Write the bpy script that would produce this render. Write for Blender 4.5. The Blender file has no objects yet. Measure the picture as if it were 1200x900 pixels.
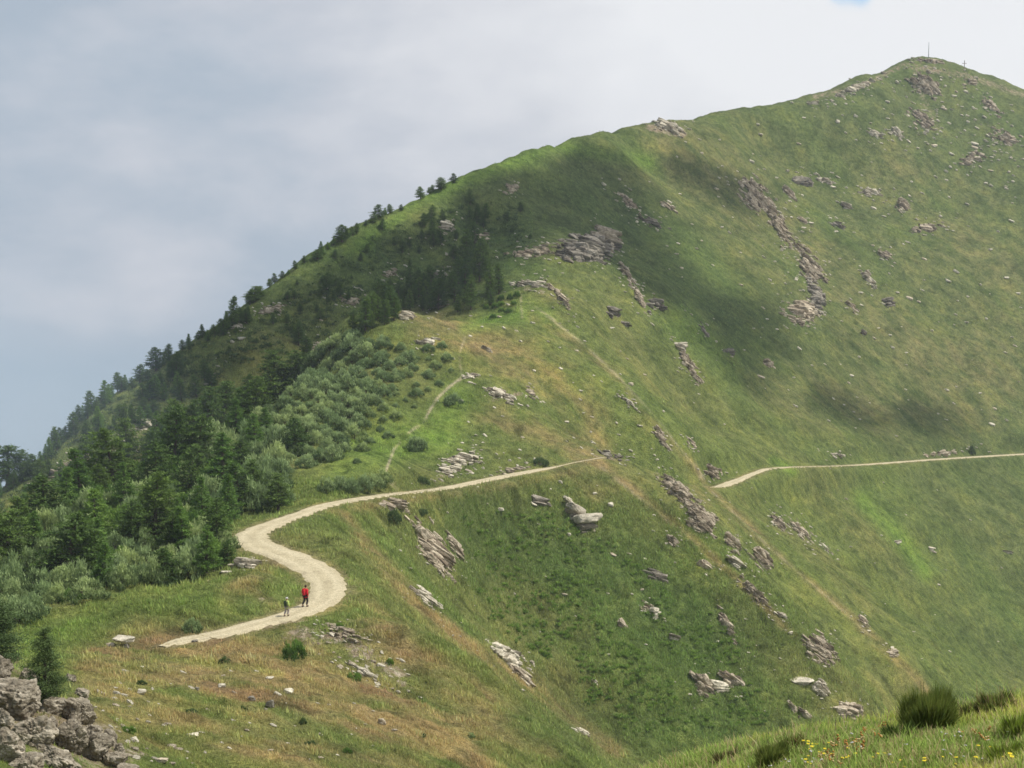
import bpy, math, random
import numpy as np
from mathutils import Vector, Matrix, noise as mnoise

rng = np.random.default_rng(7)
random.seed(7)
SC = bpy.context.scene
COL = SC.collection
PI = math.pi

SUN_EL = math.radians(60); SUN_AZ = math.atan2(1.0, .10)     # measured from +y towards +x : from the right
# ------------------------------------------------------------------ camera
F = 1900.0                      # focal length in pixels of a 1200 px wide frame
PITCH = math.atan(220.0 / F)    # looking slightly down
CP, SP = math.cos(PITCH), math.sin(PITCH)
cam = bpy.data.cameras.new('camera')
cam.sensor_width = 36.0
cam.lens = F * 36.0 / 1200.0
cam.clip_start = 0.5
cam.clip_end = 20000
cam_o = bpy.data.objects.new('camera', cam)
COL.objects.link(cam_o)
cam_o.location = (0, 0, 0)
cam_o.rotation_euler = (PI / 2 - PITCH, 0, 0)
SC.camera = cam_o

# ------------------------------------------------------------------ helpers
def ray(u, v):
    """bearing (x per metre ahead) and slope (z per metre ahead) of a sight line"""
    u = np.asarray(u, float); v = np.asarray(v, float)
    a = (u - 600.0) / F; b = (450.0 - v) / F
    y = CP + SP * b
    return a / y, (-SP + CP * b) / y

def to_uv(th, w):
    b = (w * CP + SP) / (CP - w * SP)
    y = CP + SP * b
    return th * y * F + 600.0, 450.0 - b * F

def sstep(a, b, x):
    t = np.clip((x - a) / (b - a), 0, 1)
    return t * t * (3 - 2 * t)

_perm = np.random.default_rng(99).permutation(1024)
_grad = np.random.default_rng(98).uniform(0, 2 * PI, 1024)
_gx, _gy = np.cos(_grad), np.sin(_grad)
def perlin(x, y, seed=0):
    x = x + seed * 17.31; y = y + seed * 9.77
    xi = np.floor(x).astype(np.int64); yi = np.floor(y).astype(np.int64)
    xf = x - xi; yf = y - yi
    u = xf * xf * xf * (xf * (xf * 6 - 15) + 10); v = yf * yf * yf * (yf * (yf * 6 - 15) + 10)
    def g(ix, iy, dx, dy):
        h = _perm[(_perm[ix & 1023] + iy) & 1023]
        return _gx[h] * dx + _gy[h] * dy
    n00 = g(xi, yi, xf, yf); n10 = g(xi + 1, yi, xf - 1, yf)
    n01 = g(xi, yi + 1, xf, yf - 1); n11 = g(xi + 1, yi + 1, xf - 1, yf - 1)
    return ((n00 * (1 - u) + n10 * u) * (1 - v) + (n01 * (1 - u) + n11 * u) * v) * 1.5
def fbm(x, y, octv=4, seed=0):
    s = 0.0; a = 1.0
    for i in range(octv):
        s = s + a * perlin(x, y, seed + i); x = x * 2.03; y = y * 2.03; a *= .5
    return s

def tag(o, label=None, cat=None, group=None, kind=None):
    if label: o['label'] = label
    if cat: o['category'] = cat
    if group: o['group'] = group
    if kind: o['kind'] = kind
    return o

def link(name, me, parent=None, loc=None, rot=None, sc=None):
    o = bpy.data.objects.new(name, me)
    COL.objects.link(o)
    if parent is not None: o.parent = parent
    if loc is not None: o.location = loc
    if rot is not None: o.rotation_euler = rot
    if sc is not None: o.scale = sc
    return o

def mesh_np(name, verts, faces, mats=(), smooth=False, attrs=None, mat_idx=None):
    """faces: (n,3) or (n,4) int array"""
    verts = np.asarray(verts, np.float32); faces = np.asarray(faces, np.int32)
    me = bpy.data.meshes.new(name)
    n, k = faces.shape
    me.vertices.add(len(verts)); me.vertices.foreach_set('co', verts.ravel())
    me.loops.add(n * k); me.loops.foreach_set('vertex_index', faces.ravel())
    me.polygons.add(n)
    me.polygons.foreach_set('loop_start', np.arange(0, n * k, k, dtype=np.int32))
    me.polygons.foreach_set('loop_total', np.full(n, k, np.int32))
    if mat_idx is not None: me.polygons.foreach_set('material_index', np.asarray(mat_idx, np.int32))
    me.update(calc_edges=True)
    me.polygons.foreach_set('use_smooth', np.full(n, bool(smooth)))
    for m in mats: me.materials.append(m)
    for an, arr in (attrs or {}).items():
        arr = np.asarray(arr, np.float32)
        if arr.ndim == 1:
            at = me.attributes.new(an, 'FLOAT', 'POINT'); at.data.foreach_set('value', arr)
        else:
            at = me.attributes.new(an, 'FLOAT_COLOR', 'POINT')
            if arr.shape[1] == 3: arr = np.concatenate([arr, np.ones((len(arr), 1), np.float32)], 1)
            at.data.foreach_set('color', arr.ravel())
    return me

# ------------------------------------------------------------------ materials
def nmat(name):
    m = bpy.data.materials.new(name); m.use_nodes = True
    nt = m.node_tree; nt.nodes.clear()
    return m, nt, nt.nodes, nt.links
def N(nt, typ, **kw):
    n = nt.nodes.new(typ)
    for k, v in kw.items():
        if k.startswith('i_'):
            key = k[2:]
            key = int(key) if key.isdigit() else key.replace('_', ' ')
            n.inputs[key].default_value = v
        else: setattr(n, k, v)
    return n
def ramp(nt, src, stops):
    r = nt.nodes.new('ShaderNodeValToRGB')
    el = r.color_ramp.elements
    while len(el) < len(stops): el.new(0.5)
    for e, (p, c) in zip(el, stops):
        e.position = p
        e.color = (c, c, c, 1) if isinstance(c, (int, float)) else (*c, 1)
    nt.links.new(src, r.inputs[0])
    return r.outputs[0]
def mix(nt, fac, a, b, mode='MIX'):
    m = nt.nodes.new('ShaderNodeMix'); m.data_type = 'RGBA'; m.blend_type = mode
    for sock, val in ((m.inputs[0], fac), (m.inputs[6], a), (m.inputs[7], b)):
        if hasattr(val, 'links') or isinstance(val, bpy.types.NodeSocket): nt.links.new(val, sock)
        else: sock.default_value = val if isinstance(val, (int, float)) else (*val, 1) if len(val) == 3 else val
    return m.outputs[2]
def noise_tex(nt, vec, scale, detail=4, rough=.55, dist=0.0):
    n = nt.nodes.new('ShaderNodeTexNoise')
    n.inputs['Scale'].default_value = scale; n.inputs['Detail'].default_value = detail
    n.inputs['Roughness'].default_value = rough; n.inputs['Distortion'].default_value = dist
    if vec is not None: nt.links.new(vec, n.inputs['Vector'])
    return n.outputs['Fac']
def finish(nt, color, rough=.9, bump=None, strength=.5, dist=.1, spec=.15, trans=0.0):
    out = nt.nodes.new('ShaderNodeOutputMaterial')
    p = nt.nodes.new('ShaderNodeBsdfPrincipled')
    if isinstance(color, bpy.types.NodeSocket): nt.links.new(color, p.inputs['Base Color'])
    else: p.inputs['Base Color'].default_value = (*color, 1)
    p.inputs['Roughness'].default_value = rough
    p.inputs['Specular IOR Level'].default_value = spec
    if bump is not None:
        b = nt.nodes.new('ShaderNodeBump'); b.inputs['Strength'].default_value = strength
        b.inputs['Distance'].default_value = dist
        nt.links.new(bump, b.inputs['Height']); nt.links.new(b.outputs[0], p.inputs['Normal'])
    if trans > 0:
        t = nt.nodes.new('ShaderNodeBsdfTranslucent')
        if isinstance(color, bpy.types.NodeSocket): nt.links.new(color, t.inputs['Color'])
        else: t.inputs['Color'].default_value = (*color, 1)
        ms = nt.nodes.new('ShaderNodeMixShader'); ms.inputs[0].default_value = trans
        nt.links.new(p.outputs[0], ms.inputs[1]); nt.links.new(t.outputs[0], ms.inputs[2])
        nt.links.new(ms.outputs[0], out.inputs[0])
    else: nt.links.new(p.outputs[0], out.inputs[0])

def mat_ground():
    m, nt, ns, ls = nmat('meadow')
    co = N(nt, 'ShaderNodeTexCoord').outputs['Object']
    at = N(nt, 'ShaderNodeAttribute', attribute_name='tint').outputs['Color']
    bare = N(nt, 'ShaderNodeAttribute', attribute_name='bare').outputs['Fac']
    n1 = noise_tex(nt, co, .09, 6, .6); n2 = noise_tex(nt, co, .7, 5, .65); n3 = noise_tex(nt, co, 4.5, 3, .7)
    c = mix(nt, 1.0, at, ramp(nt, n1, [(.3, (.62, .68, .62)), (.5, (1, 1, 1)), (.72, (1.35, 1.22, 1.05))]), 'MULTIPLY')
    c = mix(nt, 1.0, c, ramp(nt, n2, [(.3, (.48, .54, .45)), (.5, (1, 1, 1)), (.7, (1.45, 1.38, 1.25))]), 'MULTIPLY')
    c = mix(nt, 1.0, c, ramp(nt, n3, [(.3, .5), (.5, 1.0), (.7, 1.45)]), 'MULTIPLY')
    rock = ramp(nt, noise_tex(nt, co, 1.3, 6, .75), [(.35, (.13, .10, .06)), (.5, (.26, .205, .13)), (.65, (.44, .38, .28))])
    bm = N(nt, 'ShaderNodeMath', operation='ADD'); ls.new(bare, bm.inputs[0])
    b2 = noise_tex(nt, co, .55, 6, .8)
    m2 = N(nt, 'ShaderNodeMath', operation='SUBTRACT', i_1=.5); ls.new(b2, m2.inputs[0])
    m3 = N(nt, 'ShaderNodeMath', operation='MULTIPLY', i_1=2.6); ls.new(m2.outputs[0], m3.inputs[0])
    m5 = N(nt, 'ShaderNodeMath', operation='SUBTRACT', i_1=.0); ls.new(m3.outputs[0], bm.inputs[1])
    ls.new(bm.outputs[0], m5.inputs[0])
    fac = ramp(nt, m5.outputs[0], [(.55, 0.0), (.85, 1.0)])
    c = mix(nt, fac, c, rock)
    bmp = N(nt, 'ShaderNodeMath', operation='ADD'); ls.new(n2, bmp.inputs[0]); ls.new(n3, bmp.inputs[1])
    finish(nt, c, .95, bmp.outputs[0], .9, .5, .05)
    return m
def mat_road():
    m, nt, ns, ls = nmat('gravel')
    co = N(nt, 'ShaderNodeTexCoord').outputs['Object']
    at = N(nt, 'ShaderNodeAttribute', attribute_name='wear').outputs['Fac']
    n1 = noise_tex(nt, co, .5, 5, .6); n2 = noise_tex(nt, co, 5, 4, .75)
    c = ramp(nt, n1, [(.3, (.38, .325, .205)), (.7, (.50, .43, .28))])
    c = mix(nt, at, c, (.55, .48, .32))
    c = mix(nt, ramp(nt, noise_tex(nt, co, 1.1, 5, .75), [(.56, 0.0), (.66, .55)]), c, (.25, .215, .14))
    c = mix(nt, 1.0, c, ramp(nt, n2, [(.3, .62), (.7, 1.2)]), 'MULTIPLY')
    finish(nt, c, .95, n2, .9, .12, .05)
    return m
def mat_rock(name, stops, dark=.35, sc=1.0):
    m, nt, ns, ls = nmat(name)
    tc = N(nt, 'ShaderNodeTexCoord'); co = tc.outputs['Object']
    inf = N(nt, 'ShaderNodeObjectInfo')
    mp = N(nt, 'ShaderNodeMapping'); mp.inputs['Rotation'].default_value = (.3, .42, .1); mp.inputs['Scale'].default_value = (.5, .7, 3.2)
    ls.new(co, mp.inputs[0])
    n1 = noise_tex(nt, co, .9 * sc, 7, .7); n2 = noise_tex(nt, mp.outputs[0], 1.5 * sc, 6, .7, .4); n3 = noise_tex(nt, co, 5 * sc, 4, .7)
    c = ramp(nt, n1, stops)
    c = mix(nt, 1.0, c, ramp(nt, n2, [(.34, dark), (.46, .95), (.7, 1.2)]), 'MULTIPLY')
    c = mix(nt, 1.0, c, ramp(nt, n3, [(.3, .7), (.6, 1.1)]), 'MULTIPLY')
    c = mix(nt, ramp(nt, noise_tex(nt, co, 2.2 * sc, 5, .7), [(.60, 0.0), (.68, .55)]), c, (.16, .15, .08))
    c = mix(nt, 1.0, c, ramp(nt, inf.outputs['Random'], [(0, .82), (1, 1.12)]), 'MULTIPLY')
    sh = N(nt, 'ShaderNodeAttribute', attribute_name='block').outputs['Fac']
    c = mix(nt, 1.0, c, ramp(nt, sh, [(0, (1.05, 1.03, 1.0)), (.5, (.82, .79, .76)), (1, (.42, .38, .35))]), 'MULTIPLY')
    ad = N(nt, 'ShaderNodeMath', operation='ADD'); ls.new(n2, ad.inputs[0]); ls.new(n1, ad.inputs[1])
    finish(nt, c, .9, ad.outputs[0], .9, .25 / sc, .12)
    return m
def mat_leaf(name, dark, light, trans=.25, per_obj=True, objvar=.3):
    m, nt, ns, ls = nmat(name)
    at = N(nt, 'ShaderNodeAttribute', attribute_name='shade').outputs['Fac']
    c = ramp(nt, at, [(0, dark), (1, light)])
    if per_obj:
        r = N(nt, 'ShaderNodeObjectInfo').outputs['Random']
        c = mix(nt, 1.0, c, ramp(nt, r, [(0, (1 - objvar, 1 - objvar * .8, 1 - objvar)), (.5, (1, 1, 1)), (1, (1 + objvar, 1 + objvar * .7, 1 + objvar * .3))]), 'MULTIPLY')
    finish(nt, c, .75, spec=.2, trans=trans)
    return m
def mat_attr(name, trans=.25):
    m, nt, ns, ls = nmat(name)
    finish(nt, N(nt, 'ShaderNodeAttribute', attribute_name='tint').outputs['Color'], .8, spec=.15, trans=trans)
    return m
def mat_flat(name, c, rough=.8, var=.25, sc=6):
    m, nt, ns, ls = nmat(name)
    co = N(nt, 'ShaderNodeTexCoord').outputs['Object']
    n = noise_tex(nt, co, sc, 3, .6)
    cc = mix(nt, 1.0, c, ramp(nt, n, [(.3, 1 - var), (.7, 1 + var)]), 'MULTIPLY')
    finish(nt, cc, rough)
    return m
M = {}
M['ground'] = mat_ground()
M['road'] = mat_road()
M['rock'] = mat_rock('schist', [(.3, (.21, .175, .12)), (.5, (.43, .37, .275)), (.7, (.66, .59, .46))])
M['pale_rock'] = mat_rock('pale_schist', [(.3, (.35, .315, .235)), (.5, (.53, .49, .385)), (.7, (.70, .655, .53))], .4)
M['dark_rock'] = mat_rock('grey_schist', [(.3, (.12, .11, .09)), (.5, (.23, .21, .17)), (.7, (.37, .335, .275))])
M['boulder'] = mat_rock('boulder_rock', [(.3, (.11, .09, .065)), (.5, (.25, .22, .165)), (.7, (.48, .435, .35))], .24, 2.2)
M['pine'] = mat_leaf('pine_needles', (.014, .034, .011), (.125, .205, .042), .35)
M['larch'] = mat_leaf('larch_needles', (.035, .085, .016), (.18, .30, .06), .4)
M['alder'] = mat_leaf('shrub_leaves', (.045, .088, .026), (.38, .48, .21), .42)
M['juniper'] = mat_leaf('juniper_needles', (.03, .055, .02), (.12, .18, .06), .25)
M['scrub'] = mat_leaf('scrub_leaves', (.03, .055, .016), (.13, .19, .055), .3, False)
M['bowl'] = mat_leaf('dwarf_shrub_leaves', (.06, .12, .02), (.24, .36, .07), .4, False)
M['bark'] = mat_flat('bark', (.09, .07, .055))
M['blade'] = mat_attr('grass_blades', .42)
# ------------------------------------------------------------------ terrain control points
# (u, v, metres ahead) : where the photograph shows a spot of ground, and how far away it stands
ROAD = [(190,757,112.5),(205,752,114),(262,741,118),(335,722,124),(372,708,128.5),(385,690,134),(374,670,141),(338,652,147),(306,640,152),(293,628,158),(318,614,166),(350,603,174),(385,591,184),(450,580,197),(520,572,212),(600,556,228),(650,547,236),(682,540,242)]
PATH = [(682,540,242),(722,537,250),(765,560,262),(830,571,280),(858,565,292),(885,554,305),(912,548,318),(1000,545,358),(1100,538,400),(1200,532,438),(1290,528,470)]
CP_ = [
 # near brown slope
 (0,900,41),(100,900,48),(0,800,55),(-150,900,36),(-150,780,58),(60,800,60),(200,900,62),(200,830,78),(130,775,96),(60,770,90),(300,775,101),(300,830,82),(300,900,66),
 (400,900,72),(400,820,94),(400,750,116),(500,900,82),(500,820,104),(500,745,130),(600,900,92),(600,830,111),(700,898,103),(450,700,140),(430,650,156),(570,785,119),
 # meadow inside the road loop and left of it
 (200,690,138),(100,722,121),(30,745,114),(0,700,132),(0,645,158),(100,650,158),(200,610,182),(300,565,204),(400,525,224),(350,455,253),(420,420,268),(300,485,238),(300,690,135),(330,600,178),(-150,720,128),(-150,640,165),
 # spur above the road
 (480,363,289),(560,380,300),(620,335,328),(560,400,282),(500,450,256),(560,470,257),(450,500,236),(600,520,244),(520,545,226),(640,480,266),(700,520,255),(700,450,286),(640,400,293),(700,380,320),(760,480,286),(700,420,302),(380,400,284),
 # behind the spur : hollow and shaded flank
 (560,345,332),(600,310,350),(690,290,368),(480,325,345),(480,290,355),(400,350,322),(400,310,336),(300,420,292),(300,385,304),(200,500,268),(200,455,285),(120,545,256),(60,570,252),(0,600,240),(640,240,400),(560,270,375),
 # big flank
 (760,300,405),(820,500,325),(880,480,348),(800,420,345),(850,400,375),(900,440,378),(900,350,425),(850,250,470),(760,200,470),(900,250,495),(900,180,550),(1000,470,405),(1000,400,440),(1000,300,495),(1000,200,560),(1100,450,450),(1100,380,485),(1100,300,525),(1100,200,582),(1200,470,465),(1200,400,500),(1200,300,548),(1200,200,600),(700,220,430),(1060,110,626),(1150,110,640),
 (1350,300,560),(1350,450,500),(1500,300,580),(1500,550,480),
 # rib below the path, bowl
 (800,590,236),(830,640,229),(900,692,223),(960,762,217),(1005,832,210),
 (600,600,221),(600,650,213),(600,700,206),(700,600,227),(700,650,219),(700,700,211),(780,650,224),(800,720,215),(650,780,195),(750,800,199),(850,800,206),(700,850,190),(800,865,193),(900,860,198),(520,640,196),(560,740,176),(540,690,190),
 # gully and second rib
 (870,620,254),(920,640,262),(900,665,250),(980,760,238),(1020,740,253),(1080,800,247),(1035,820,236),(850,590,266),
 # lower right slope
 (930,590,310),(1000,600,334),(1000,680,305),(1100,600,366),(1100,700,330),(1130,790,305),(1200,600,398),(1200,700,362),(1200,790,330),(1060,720,290),(1350,700,380),(1350,600,430),(1350,800,340),
 # near knoll with the flowers
 (1200,900,11.5),(1000,900,13.5),(850,900,16),(760,903,19),(1200,815,18),(1100,838,19),(1000,853,20),(900,871,21),(830,889,21.5),(1350,800,16),(1350,900,10),
]
RIDGE = [(-200,700,240),(-100,640,250),(0,575,258),(60,527,275),(120,476,288),(190,421,302),(270,369,316),(350,315,332),(430,266,352),(500,229,376),(560,199,398),(640,171,432),(700,154,470),(782,143,520),(830,137,540),(900,124,570),(960,109,598),(1020,87,622),(1060,73,640),(1088,67,650),(1120,74,656),(1150,86,660),(1200,106,665),(1350,180,680),(1500,260,690)]
# hidden ground : (u, slope from the camera, metres ahead)
HID = []
for u in (-150, 0, 200, 400):
    HID += [(u, -.50, 5), (u, -.50, 12), (u, -.46, 22)]
HID += [(0,-.42,32),(200,-.42,42),(400,-.42,48),(-150,-.42,30),(550,-.5,5),(550,-.5,12),(550,-.46,25),(580,-.44,50),(650,-.41,75),(700,-.46,30),(720,-.50,50),(780,-.46,90),
        (850,-.55,38),(850,-.52,70),(850,-.44,120),(850,-.375,165),(1000,-.53,40),(1000,-.60,65),(1000,-.52,110),(1000,-.44,160),(1150,-.50,38),(1150,-.62,65),(1150,-.52,110),(1150,-.44,170),(1150,-.38,240),
        (1350,-.5,38),(1350,-.55,80),(1350,-.45,160),(1350,-.38,260),(760,-.42,130),(760,-.365,165),(700,-.5,5),(850,-.5,5),(1000,-.5,5),(1200,-.5,4),(1350,-.5,4),(1000,-.4,9),(1200,-.40,8)]
HID += [(480,-.090,305),(440,-.100,300),(400,-.108,300),(350,-.128,284),(300,-.146,262),(250,-.168,246),(520,-.082,312)]
HID += [(870,-.205,262),(760,-.185,268)]
_r = np.array(RIDGE, float)
RIDGE = []
for i in range(len(_r) - 1):                 # a denser crest line, so that it does not sag between the points
    p0, p1, p2, p3 = _r[max(i - 1, 0)], _r[i], _r[i + 1], _r[min(i + 2, len(_r) - 1)]
    nn = max(1, int(abs(p2[0] - p1[0]) / 22))
    for t in np.arange(nn) / nn:
        q = .5 * (2 * p1 + (p2 - p0) * t + (2 * p0 - 5 * p1 + 4 * p2 - p3) * t * t + (3 * p1 - p0 - 3 * p2 + p3) * t ** 3)
        RIDGE.append(tuple(q))
RIDGE.append(tuple(_r[-1]))
pts = []
for (u, v, Y) in CP_ + ROAD + PATH[1:] + RIDGE:
    th, w = ray(u, v); pts.append((float(th), math.log(Y), float(w)))
for (u, v, Y) in RIDGE:
    th, w = ray(u, v)
    pts.append((float(th), math.log(Y * 1.09), float(w) - .035))
    pts.append((float(th), math.log(Y * 1.3), float(w) - .15))
for (u, w, Y) in HID:
    pts.append(((u - 600) / F, math.log(Y), w))
pts = np.array(pts)
_, ui = np.unique(np.round(pts[:, :2], 5), axis=0, return_index=True)
pts = pts[np.sort(ui)]
KX, KL = 1.0, 1.0
def _phi(r2):
    return np.where(r2 > 1e-12, .5 * r2 * np.log(np.maximum(r2, 1e-12)), 0)
def tps_fit(p, lam=2e-5):
    n = len(p)
    d2 = ((p[:, None, :2] - p[None, :, :2]) ** 2).sum(2)
    A = np.zeros((n + 3, n + 3)); A[:n, :n] = _phi(d2) + lam * np.eye(n)
    A[:n, n] = 1; A[:n, n + 1:] = p[:, :2]; A[n, :n] = 1; A[n + 1:, :n] = p[:, :2].T
    b = np.zeros(n + 3); b[:n] = p[:, 2]
    return np.linalg.solve(A, b)
TC = tps_fit(pts)
def tps(th, L):
    sh = np.shape(th); th = np.ravel(th); L = np.ravel(L); out = np.empty(len(th))
    n = len(pts)
    for s in range(0, len(th), 40000):
        a = th[s:s + 40000, None] - pts[None, :, 0]; b = L[s:s + 40000, None] - pts[None, :, 1]
        r2 = a * a + b * b
        out[s:s + 40000] = (_phi(r2) @ TC[:n]) + TC[n] + TC[n + 1] * th[s:s + 40000] + TC[n + 2] * L[s:s + 40000]
    return out.reshape(sh)

# polar grid : even in the view, finer where the ground is seen at a grazing angle
TH = np.concatenate([np.linspace(-.62, -.36, 80, endpoint=False), np.linspace(-.36, .36, 1000), np.linspace(.36, .62, 81)[1:]])
LL = np.concatenate([np.linspace(math.log(4), math.log(40), 170, endpoint=False), np.linspace(math.log(40), math.log(100), 150, endpoint=False),
                     np.linspace(math.log(100), math.log(670), 860, endpoint=False), np.linspace(math.log(670), math.log(1100), 50)])
nT, nL = len(TH), len(LL)
# coarse fit then cubic-ish interpolation is avoided: evaluate directly on a half grid
def eval_grid():
    ti = np.unique(np.append(np.arange(0, nT, 3), nT - 1)); li = np.unique(np.append(np.arange(0, nL, 3), nL - 1))
    g = tps(*np.meshgrid(TH[ti], LL[li], indexing='ij'))
    g1 = np.empty((nT, len(li)))
    for j in range(len(li)): g1[:, j] = np.interp(TH, TH[ti], g[:, j])
    g2 = np.empty((nT, nL))
    for i in range(nT): g2[i] = np.interp(LL, LL[li], g1[i])
    k = np.array([.25, .5, .25])
    for _ in range(2):                      # take the facets off the linear upsampling
        h = g2.copy(); h[1:-1] = .25 * g2[:-2] + .5 * g2[1:-1] + .25 * g2[2:]; g2 = h
        h = g2.copy(); h[:, 1:-1] = .25 * g2[:, :-2] + .5 * g2[:, 1:-1] + .25 * g2[:, 2:]; g2 = h
    return g2
Wg = eval_grid()
THg, LGg = np.meshgrid(TH, LL, indexing='ij')
Yg = np.exp(LGg); Xg = THg * Yg
Zb = Wg * Yg

def catmull(P, step=.5):
    P = np.array(P, float); P = np.vstack([2 * P[0] - P[1], P, 2 * P[-1] - P[-2]])
    out = []
    for i in range(1, len(P) - 2):
        n = max(2, int(np.linalg.norm(P[i + 1] - P[i]) / step))
        t = np.linspace(0, 1, n, endpoint=False)[:, None]
        out.append(.5 * ((2 * P[i]) + (-P[i - 1] + P[i + 1]) * t + (2 * P[i - 1] - 5 * P[i] + 4 * P[i + 1] - P[i + 2]) * t ** 2 + (-P[i - 1] + 3 * P[i] - 3 * P[i + 1] + P[i + 2]) * t ** 3))
    out.append(P[-2][None])
    return np.vstack(out)
def px3(l):
    o = []
    for (u, v, Y) in l:
        th, w = ray(u, v); o.append((th * Y, Y, w * Y))
    return o
road_c = catmull(px3(ROAD + PATH[1:]), .6)
for _ in range(6): road_c[1:-1] = .25 * road_c[:-2] + .5 * road_c[1:-1] + .25 * road_c[2:]
nroad = len(road_c)
yy = road_c[:, 1]
# half width along the route: wide track to the corner, narrower path beyond
road_hw = np.interp(np.arange(nroad), [0, 6, 30, nroad * .3, nroad * .45, nroad * .6, nroad], [.4, 1.1, 1.3, 1.05, .72, .95, 1.05])
iu = int(np.argmin(np.abs(road_c[:, 1] - 152) + (road_c[:, 0] > 0) * 99))
road_hw += .7 * np.exp(-((np.arange(nroad) - iu) / 22.0) ** 2)
ic = int(np.argmin(np.abs(road_c[:, 1] - 134) + np.abs(road_c[:, 0] + 14.3)))
road_hw += .25 * np.exp(-((np.arange(nroad) - ic) / 20.0) ** 2)
i2 = int(np.argmin(np.abs(road_c[:, 1] - 290) + np.abs(road_c[:, 0] - 39)))
road_hw += .5 * np.exp(-((np.arange(nroad) - i2) / 16.0) ** 2)
road_hw -= 3.0 * np.exp(-((np.arange(nroad) - int(np.argmin(np.abs(road_c[:, 1] - 249)))) / 21.0) ** 2)
road_hw = np.maximum(road_hw, .10)

# relief at several sizes
amp = sstep(30, 140, Yg)
rel = amp * ((1.1 - .6 * sstep(340, 420, Yg)) * fbm(Xg / 26, Yg / 26, 3, 1) + .42 * fbm(Xg / 7, Yg / 7, 3, 5))
rel += (.05 + .20 * sstep(25, 100, Yg) - .11 * sstep(240, 320, Yg)) * fbm(Xg / 1.6, Yg / 1.6, 3, 11)
# little ribs running down the big flanks
st = perlin((Xg * .83 - Yg * .55) / 9 + .5 * perlin(Xg / 40, Yg / 40, 31), (Xg * .55 + Yg * .83) / 60, 21)
rel += (sstep(250, 330, Yg) - .8 * sstep(350, 430, Yg)) * (1.5 * np.abs(st) - .4)
# distance of each ground point to the road centre
RD = np.full(Xg.shape, 99.0); RZ = np.zeros(Xg.shape); RH = np.full(Xg.shape, 1.5)
sel = np.argwhere((Yg > 100) & (Yg < 500) & (np.abs(THg) < .40))
fl = sel[:, 0] * nL + sel[:, 1]
xs = Xg.ravel()[fl]; ys = Yg.ravel()[fl]
sub = road_c[::3]
order = np.argsort(ys)
best = np.full(len(xs), 1e9); bi = np.zeros(len(xs), int)
ybin = np.floor(ys / 6).astype(int)
for b in np.unique(ybin):
    ids = np.where(ybin == b)[0]
    cand = np.where(np.abs(sub[:, 1] - (b * 6 + 3)) < 16)[0]
    if not len(cand): continue
    lo, hi = sub[cand, 0].min() - 12, sub[cand, 0].max() + 12
    ids = ids[(xs[ids] > lo) & (xs[ids] < hi)]
    if not len(ids): continue
    d = (xs[ids, None] - sub[None, cand, 0]) ** 2 + (ys[ids, None] - sub[None, cand, 1]) ** 2
    k = d.argmin(1); best[ids] = d[np.arange(len(ids)), k]; bi[ids] = cand[k]
best = np.sqrt(best)
RD.ravel()[fl] = np.minimum(best, 99); RZ.ravel()[fl] = sub[bi, 2]; RH.ravel()[fl] = road_hw[::3][bi]
zz = Zb + rel
k = 1 - sstep(0, 1, (RD - RH - .5) / 3.6)
Zg = zz * (1 - k) + (RZ - .07) * k
Wg = Zg / Yg
HZ = np.maximum.accumulate(Wg, axis=1)    # horizon so far along each bearing

def cast(u, v):
    """first ground point on the sight line of (u, v): arrays of x, y, z and hit flag"""
    th, w = ray(u, v); th = np.atleast_1d(th); w = np.atleast_1d(w)
    fi = np.interp(th, TH, np.arange(nT)); i0 = np.clip(fi.astype(int), 0, nT - 2); ft = fi - i0
    X = np.empty(len(th)); Y = np.empty(len(th)); hit = np.zeros(len(th), bool)
    for n in range(len(th)):
        col = Wg[i0[n]] * (1 - ft[n]) + Wg[i0[n] + 1] * ft[n]
        a = col >= w[n]
        j = int(a.argmax())
        if not a[j] or j == 0: X[n] = Y[n] = 0; continue
        t = (w[n] - col[j - 1]) / (col[j] - col[j - 1] + 1e-12)
        L = LL[j - 1] * (1 - t) + LL[j] * t
        Y[n] = math.exp(L); X[n] = th[n] * Y[n]; hit[n] = True
    return X, Y, w * Y, hit
def ground_z(x, y):
    x = np.atleast_1d(np.asarray(x, float)); y = np.atleast_1d(np.asarray(y, float))
    fi = np.interp(x / y, TH, np.arange(nT)); i = np.clip(fi.astype(int), 0, nT - 2); ft = fi - i
    fj = np.interp(np.log(y), LL, np.arange(nL)); j = np.clip(fj.astype(int), 0, nL - 2); fu = fj - j
    return (Zg[i, j] * (1 - ft) + Zg[i + 1, j] * ft) * (1 - fu) + (Zg[i, j + 1] * (1 - ft) + Zg[i + 1, j + 1] * ft) * fu
def road_dist(x, y):
    x = np.atleast_1d(x); y = np.atleast_1d(y); out = np.full(len(x), 99.0)
    for s in range(0, len(x), 20000):
        d = (x[s:s+20000, None] - sub[None, :, 0]) ** 2 + (y[s:s+20000, None] - sub[None, :, 1]) ** 2
        kk = d.argmin(1); out[s:s+20000] = np.sqrt(d[np.arange(len(kk)), kk]) - road_hw[::3][kk]
    return out

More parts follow.
